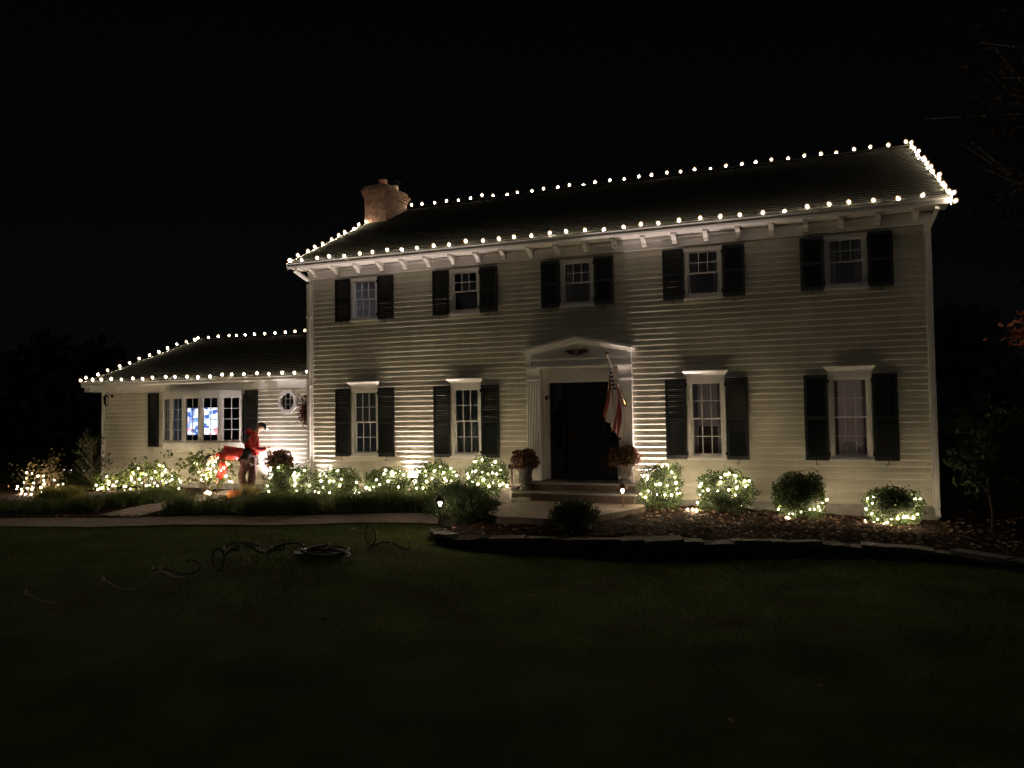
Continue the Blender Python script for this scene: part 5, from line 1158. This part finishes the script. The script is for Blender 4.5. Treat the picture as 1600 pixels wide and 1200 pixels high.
# ---------------------------------------------------------------- trees on the right
def tree(name, label, base, height, crown_c, crown_r, n, lm, size, rtr, limbs=14, seed=1, droop=0):
    rs = random.Random(seed); t = thing(name, label, 'tree', base)
    b0 = Vector((0, 0, -.1)); top = Vector(crown_c)-Vector(base)+Vector((0, 0, crown_r[2]*.5)); mid = b0.lerp(top, .45)+Vector((rs.gauss(0, .12), rs.gauss(0, .1), 0))
    mb = MB().tube([b0, b0.lerp(mid, .5)+Vector((.05, .03, 0)), mid, top], [rtr, rtr*.8, rtr*.6, rtr*.15], 8)
    tips = []
    for i in range(limbs):
        s0 = mid.lerp(top, rs.random()*.9) if rs.random() > .25 else b0.lerp(mid, .75+.25*rs.random()); a = rs.uniform(0, 6.28); q = .4+.6*rs.random()
        e = Vector(crown_c)-Vector(base)+Vector((crown_r[0]*q*math.cos(a), crown_r[1]*q*math.sin(a), crown_r[2]*rs.uniform(-.8, .8)))
        m_ = s0.lerp(e, .5)+Vector((0, 0, .08*crown_r[2])); mb.tube([s0, m_, e], [rtr*.3, rtr*.2, rtr*.06], 5); tips += [m_.lerp(e, f) for f in (.2, .5, .8, 1.)]
        for k in range(3):
            e2 = m_.lerp(e, rs.random())+Vector((rs.gauss(0, .25)*crown_r[0], rs.gauss(0, .25)*crown_r[1], rs.gauss(0, .2)*crown_r[2])); mb.tube([m_.lerp(e, .3), e2], [rtr*.1, rtr*.03], 4); tips.append(e2)
    mb.build('trunk', M_BARK, t, local=True)
    T = np.array([tuple(q) for q in tips]); P = T[rng.integers(0, len(T), n)]+rng.normal(size=(n, 3))*np.array(crown_r)*.14; P = P[P[:, 2] > .25]
    V, F = leaves(P, size, .6, np.array([0, 0, -droop]), 1., .1); o = put('crown', np_mesh('crown', V, F, lm), t); o['kind'] = 'stuff'
tree('small_tree', 'small dark slender tree just right of the house corner', (12.45, -.75, .22), 2.6, (12.42, -.7, 1.72), (.62, .5, .62), 1500, LF_DARK, .10, .028, 13, 3, .3)
tree('tall_tree', 'tall dark autumn tree rising behind the right end of the house', (18.0, 8.0, .0), 14, (17.6, 8.0, 11.0), (4.2, 3.2, 4.2), 11000, leafmat('tree_leaf', (.012, .010, .006), (.035, .022, .014), .3, .6, 0.), .16, .24, 34, 5, .2)
tree('maple_tree', 'maple with orange leaves reaching in at the right edge', (14.3, -1.0, .0), 6, (13.80, -1.0, 4.05), (1.0, .8, .9), 1500, LF_MAPLE, .12, .09, 16, 11, .6)
# the wood that closes the view behind the garden
n = 26000; x = rng.uniform(-110, 70, n); hh = 9+3*np.sin(x*.13)+2*np.sin(x*.37+1)+1.5*np.sin(x*.9)
P = np.stack([x, rng.uniform(52, 66, n), -1+rng.random(n)**.8*hh], 1); V, F = leaves(P, 1.5, .7)
tag(put('distant_wood', np_mesh('distant_wood', V, F, leafmat('far_leaf', (.07, .075, .075), (.12, .125, .125), 0., .9, 0.))), 'black band of distant trees behind the house', 'trees', kind='stuff')
# far lamps of a neighbouring property
def far_lamp(px_, label, x, y, z):
    z = lawn_z(x, y)+.10
    t = thing('distant_lamp', label, 'lamp', (x, y, lawn_z(x, y)), 'distant lamps beyond the left garden')
    MB().tube([(x, y, lawn_z(x, y)), (x, y, z)], .012, 6).build('post', M_BLACK, t); MB().lathe([(.005, -.02), (.025, 0), (.005, .02)], 8, (x, y, z+.02)).build('lamp', E_FAR, t)

far_lamp(0, 'leftmost of three tiny distant lamps beyond the rose bush', -14.85, 4., .15)
far_lamp(0, 'middle of three tiny distant lamps beyond the rose bush', -14.5, 4., .15)
far_lamp(0, 'rightmost of three tiny distant lamps beyond the rose bush', -13.89, 4., .15)
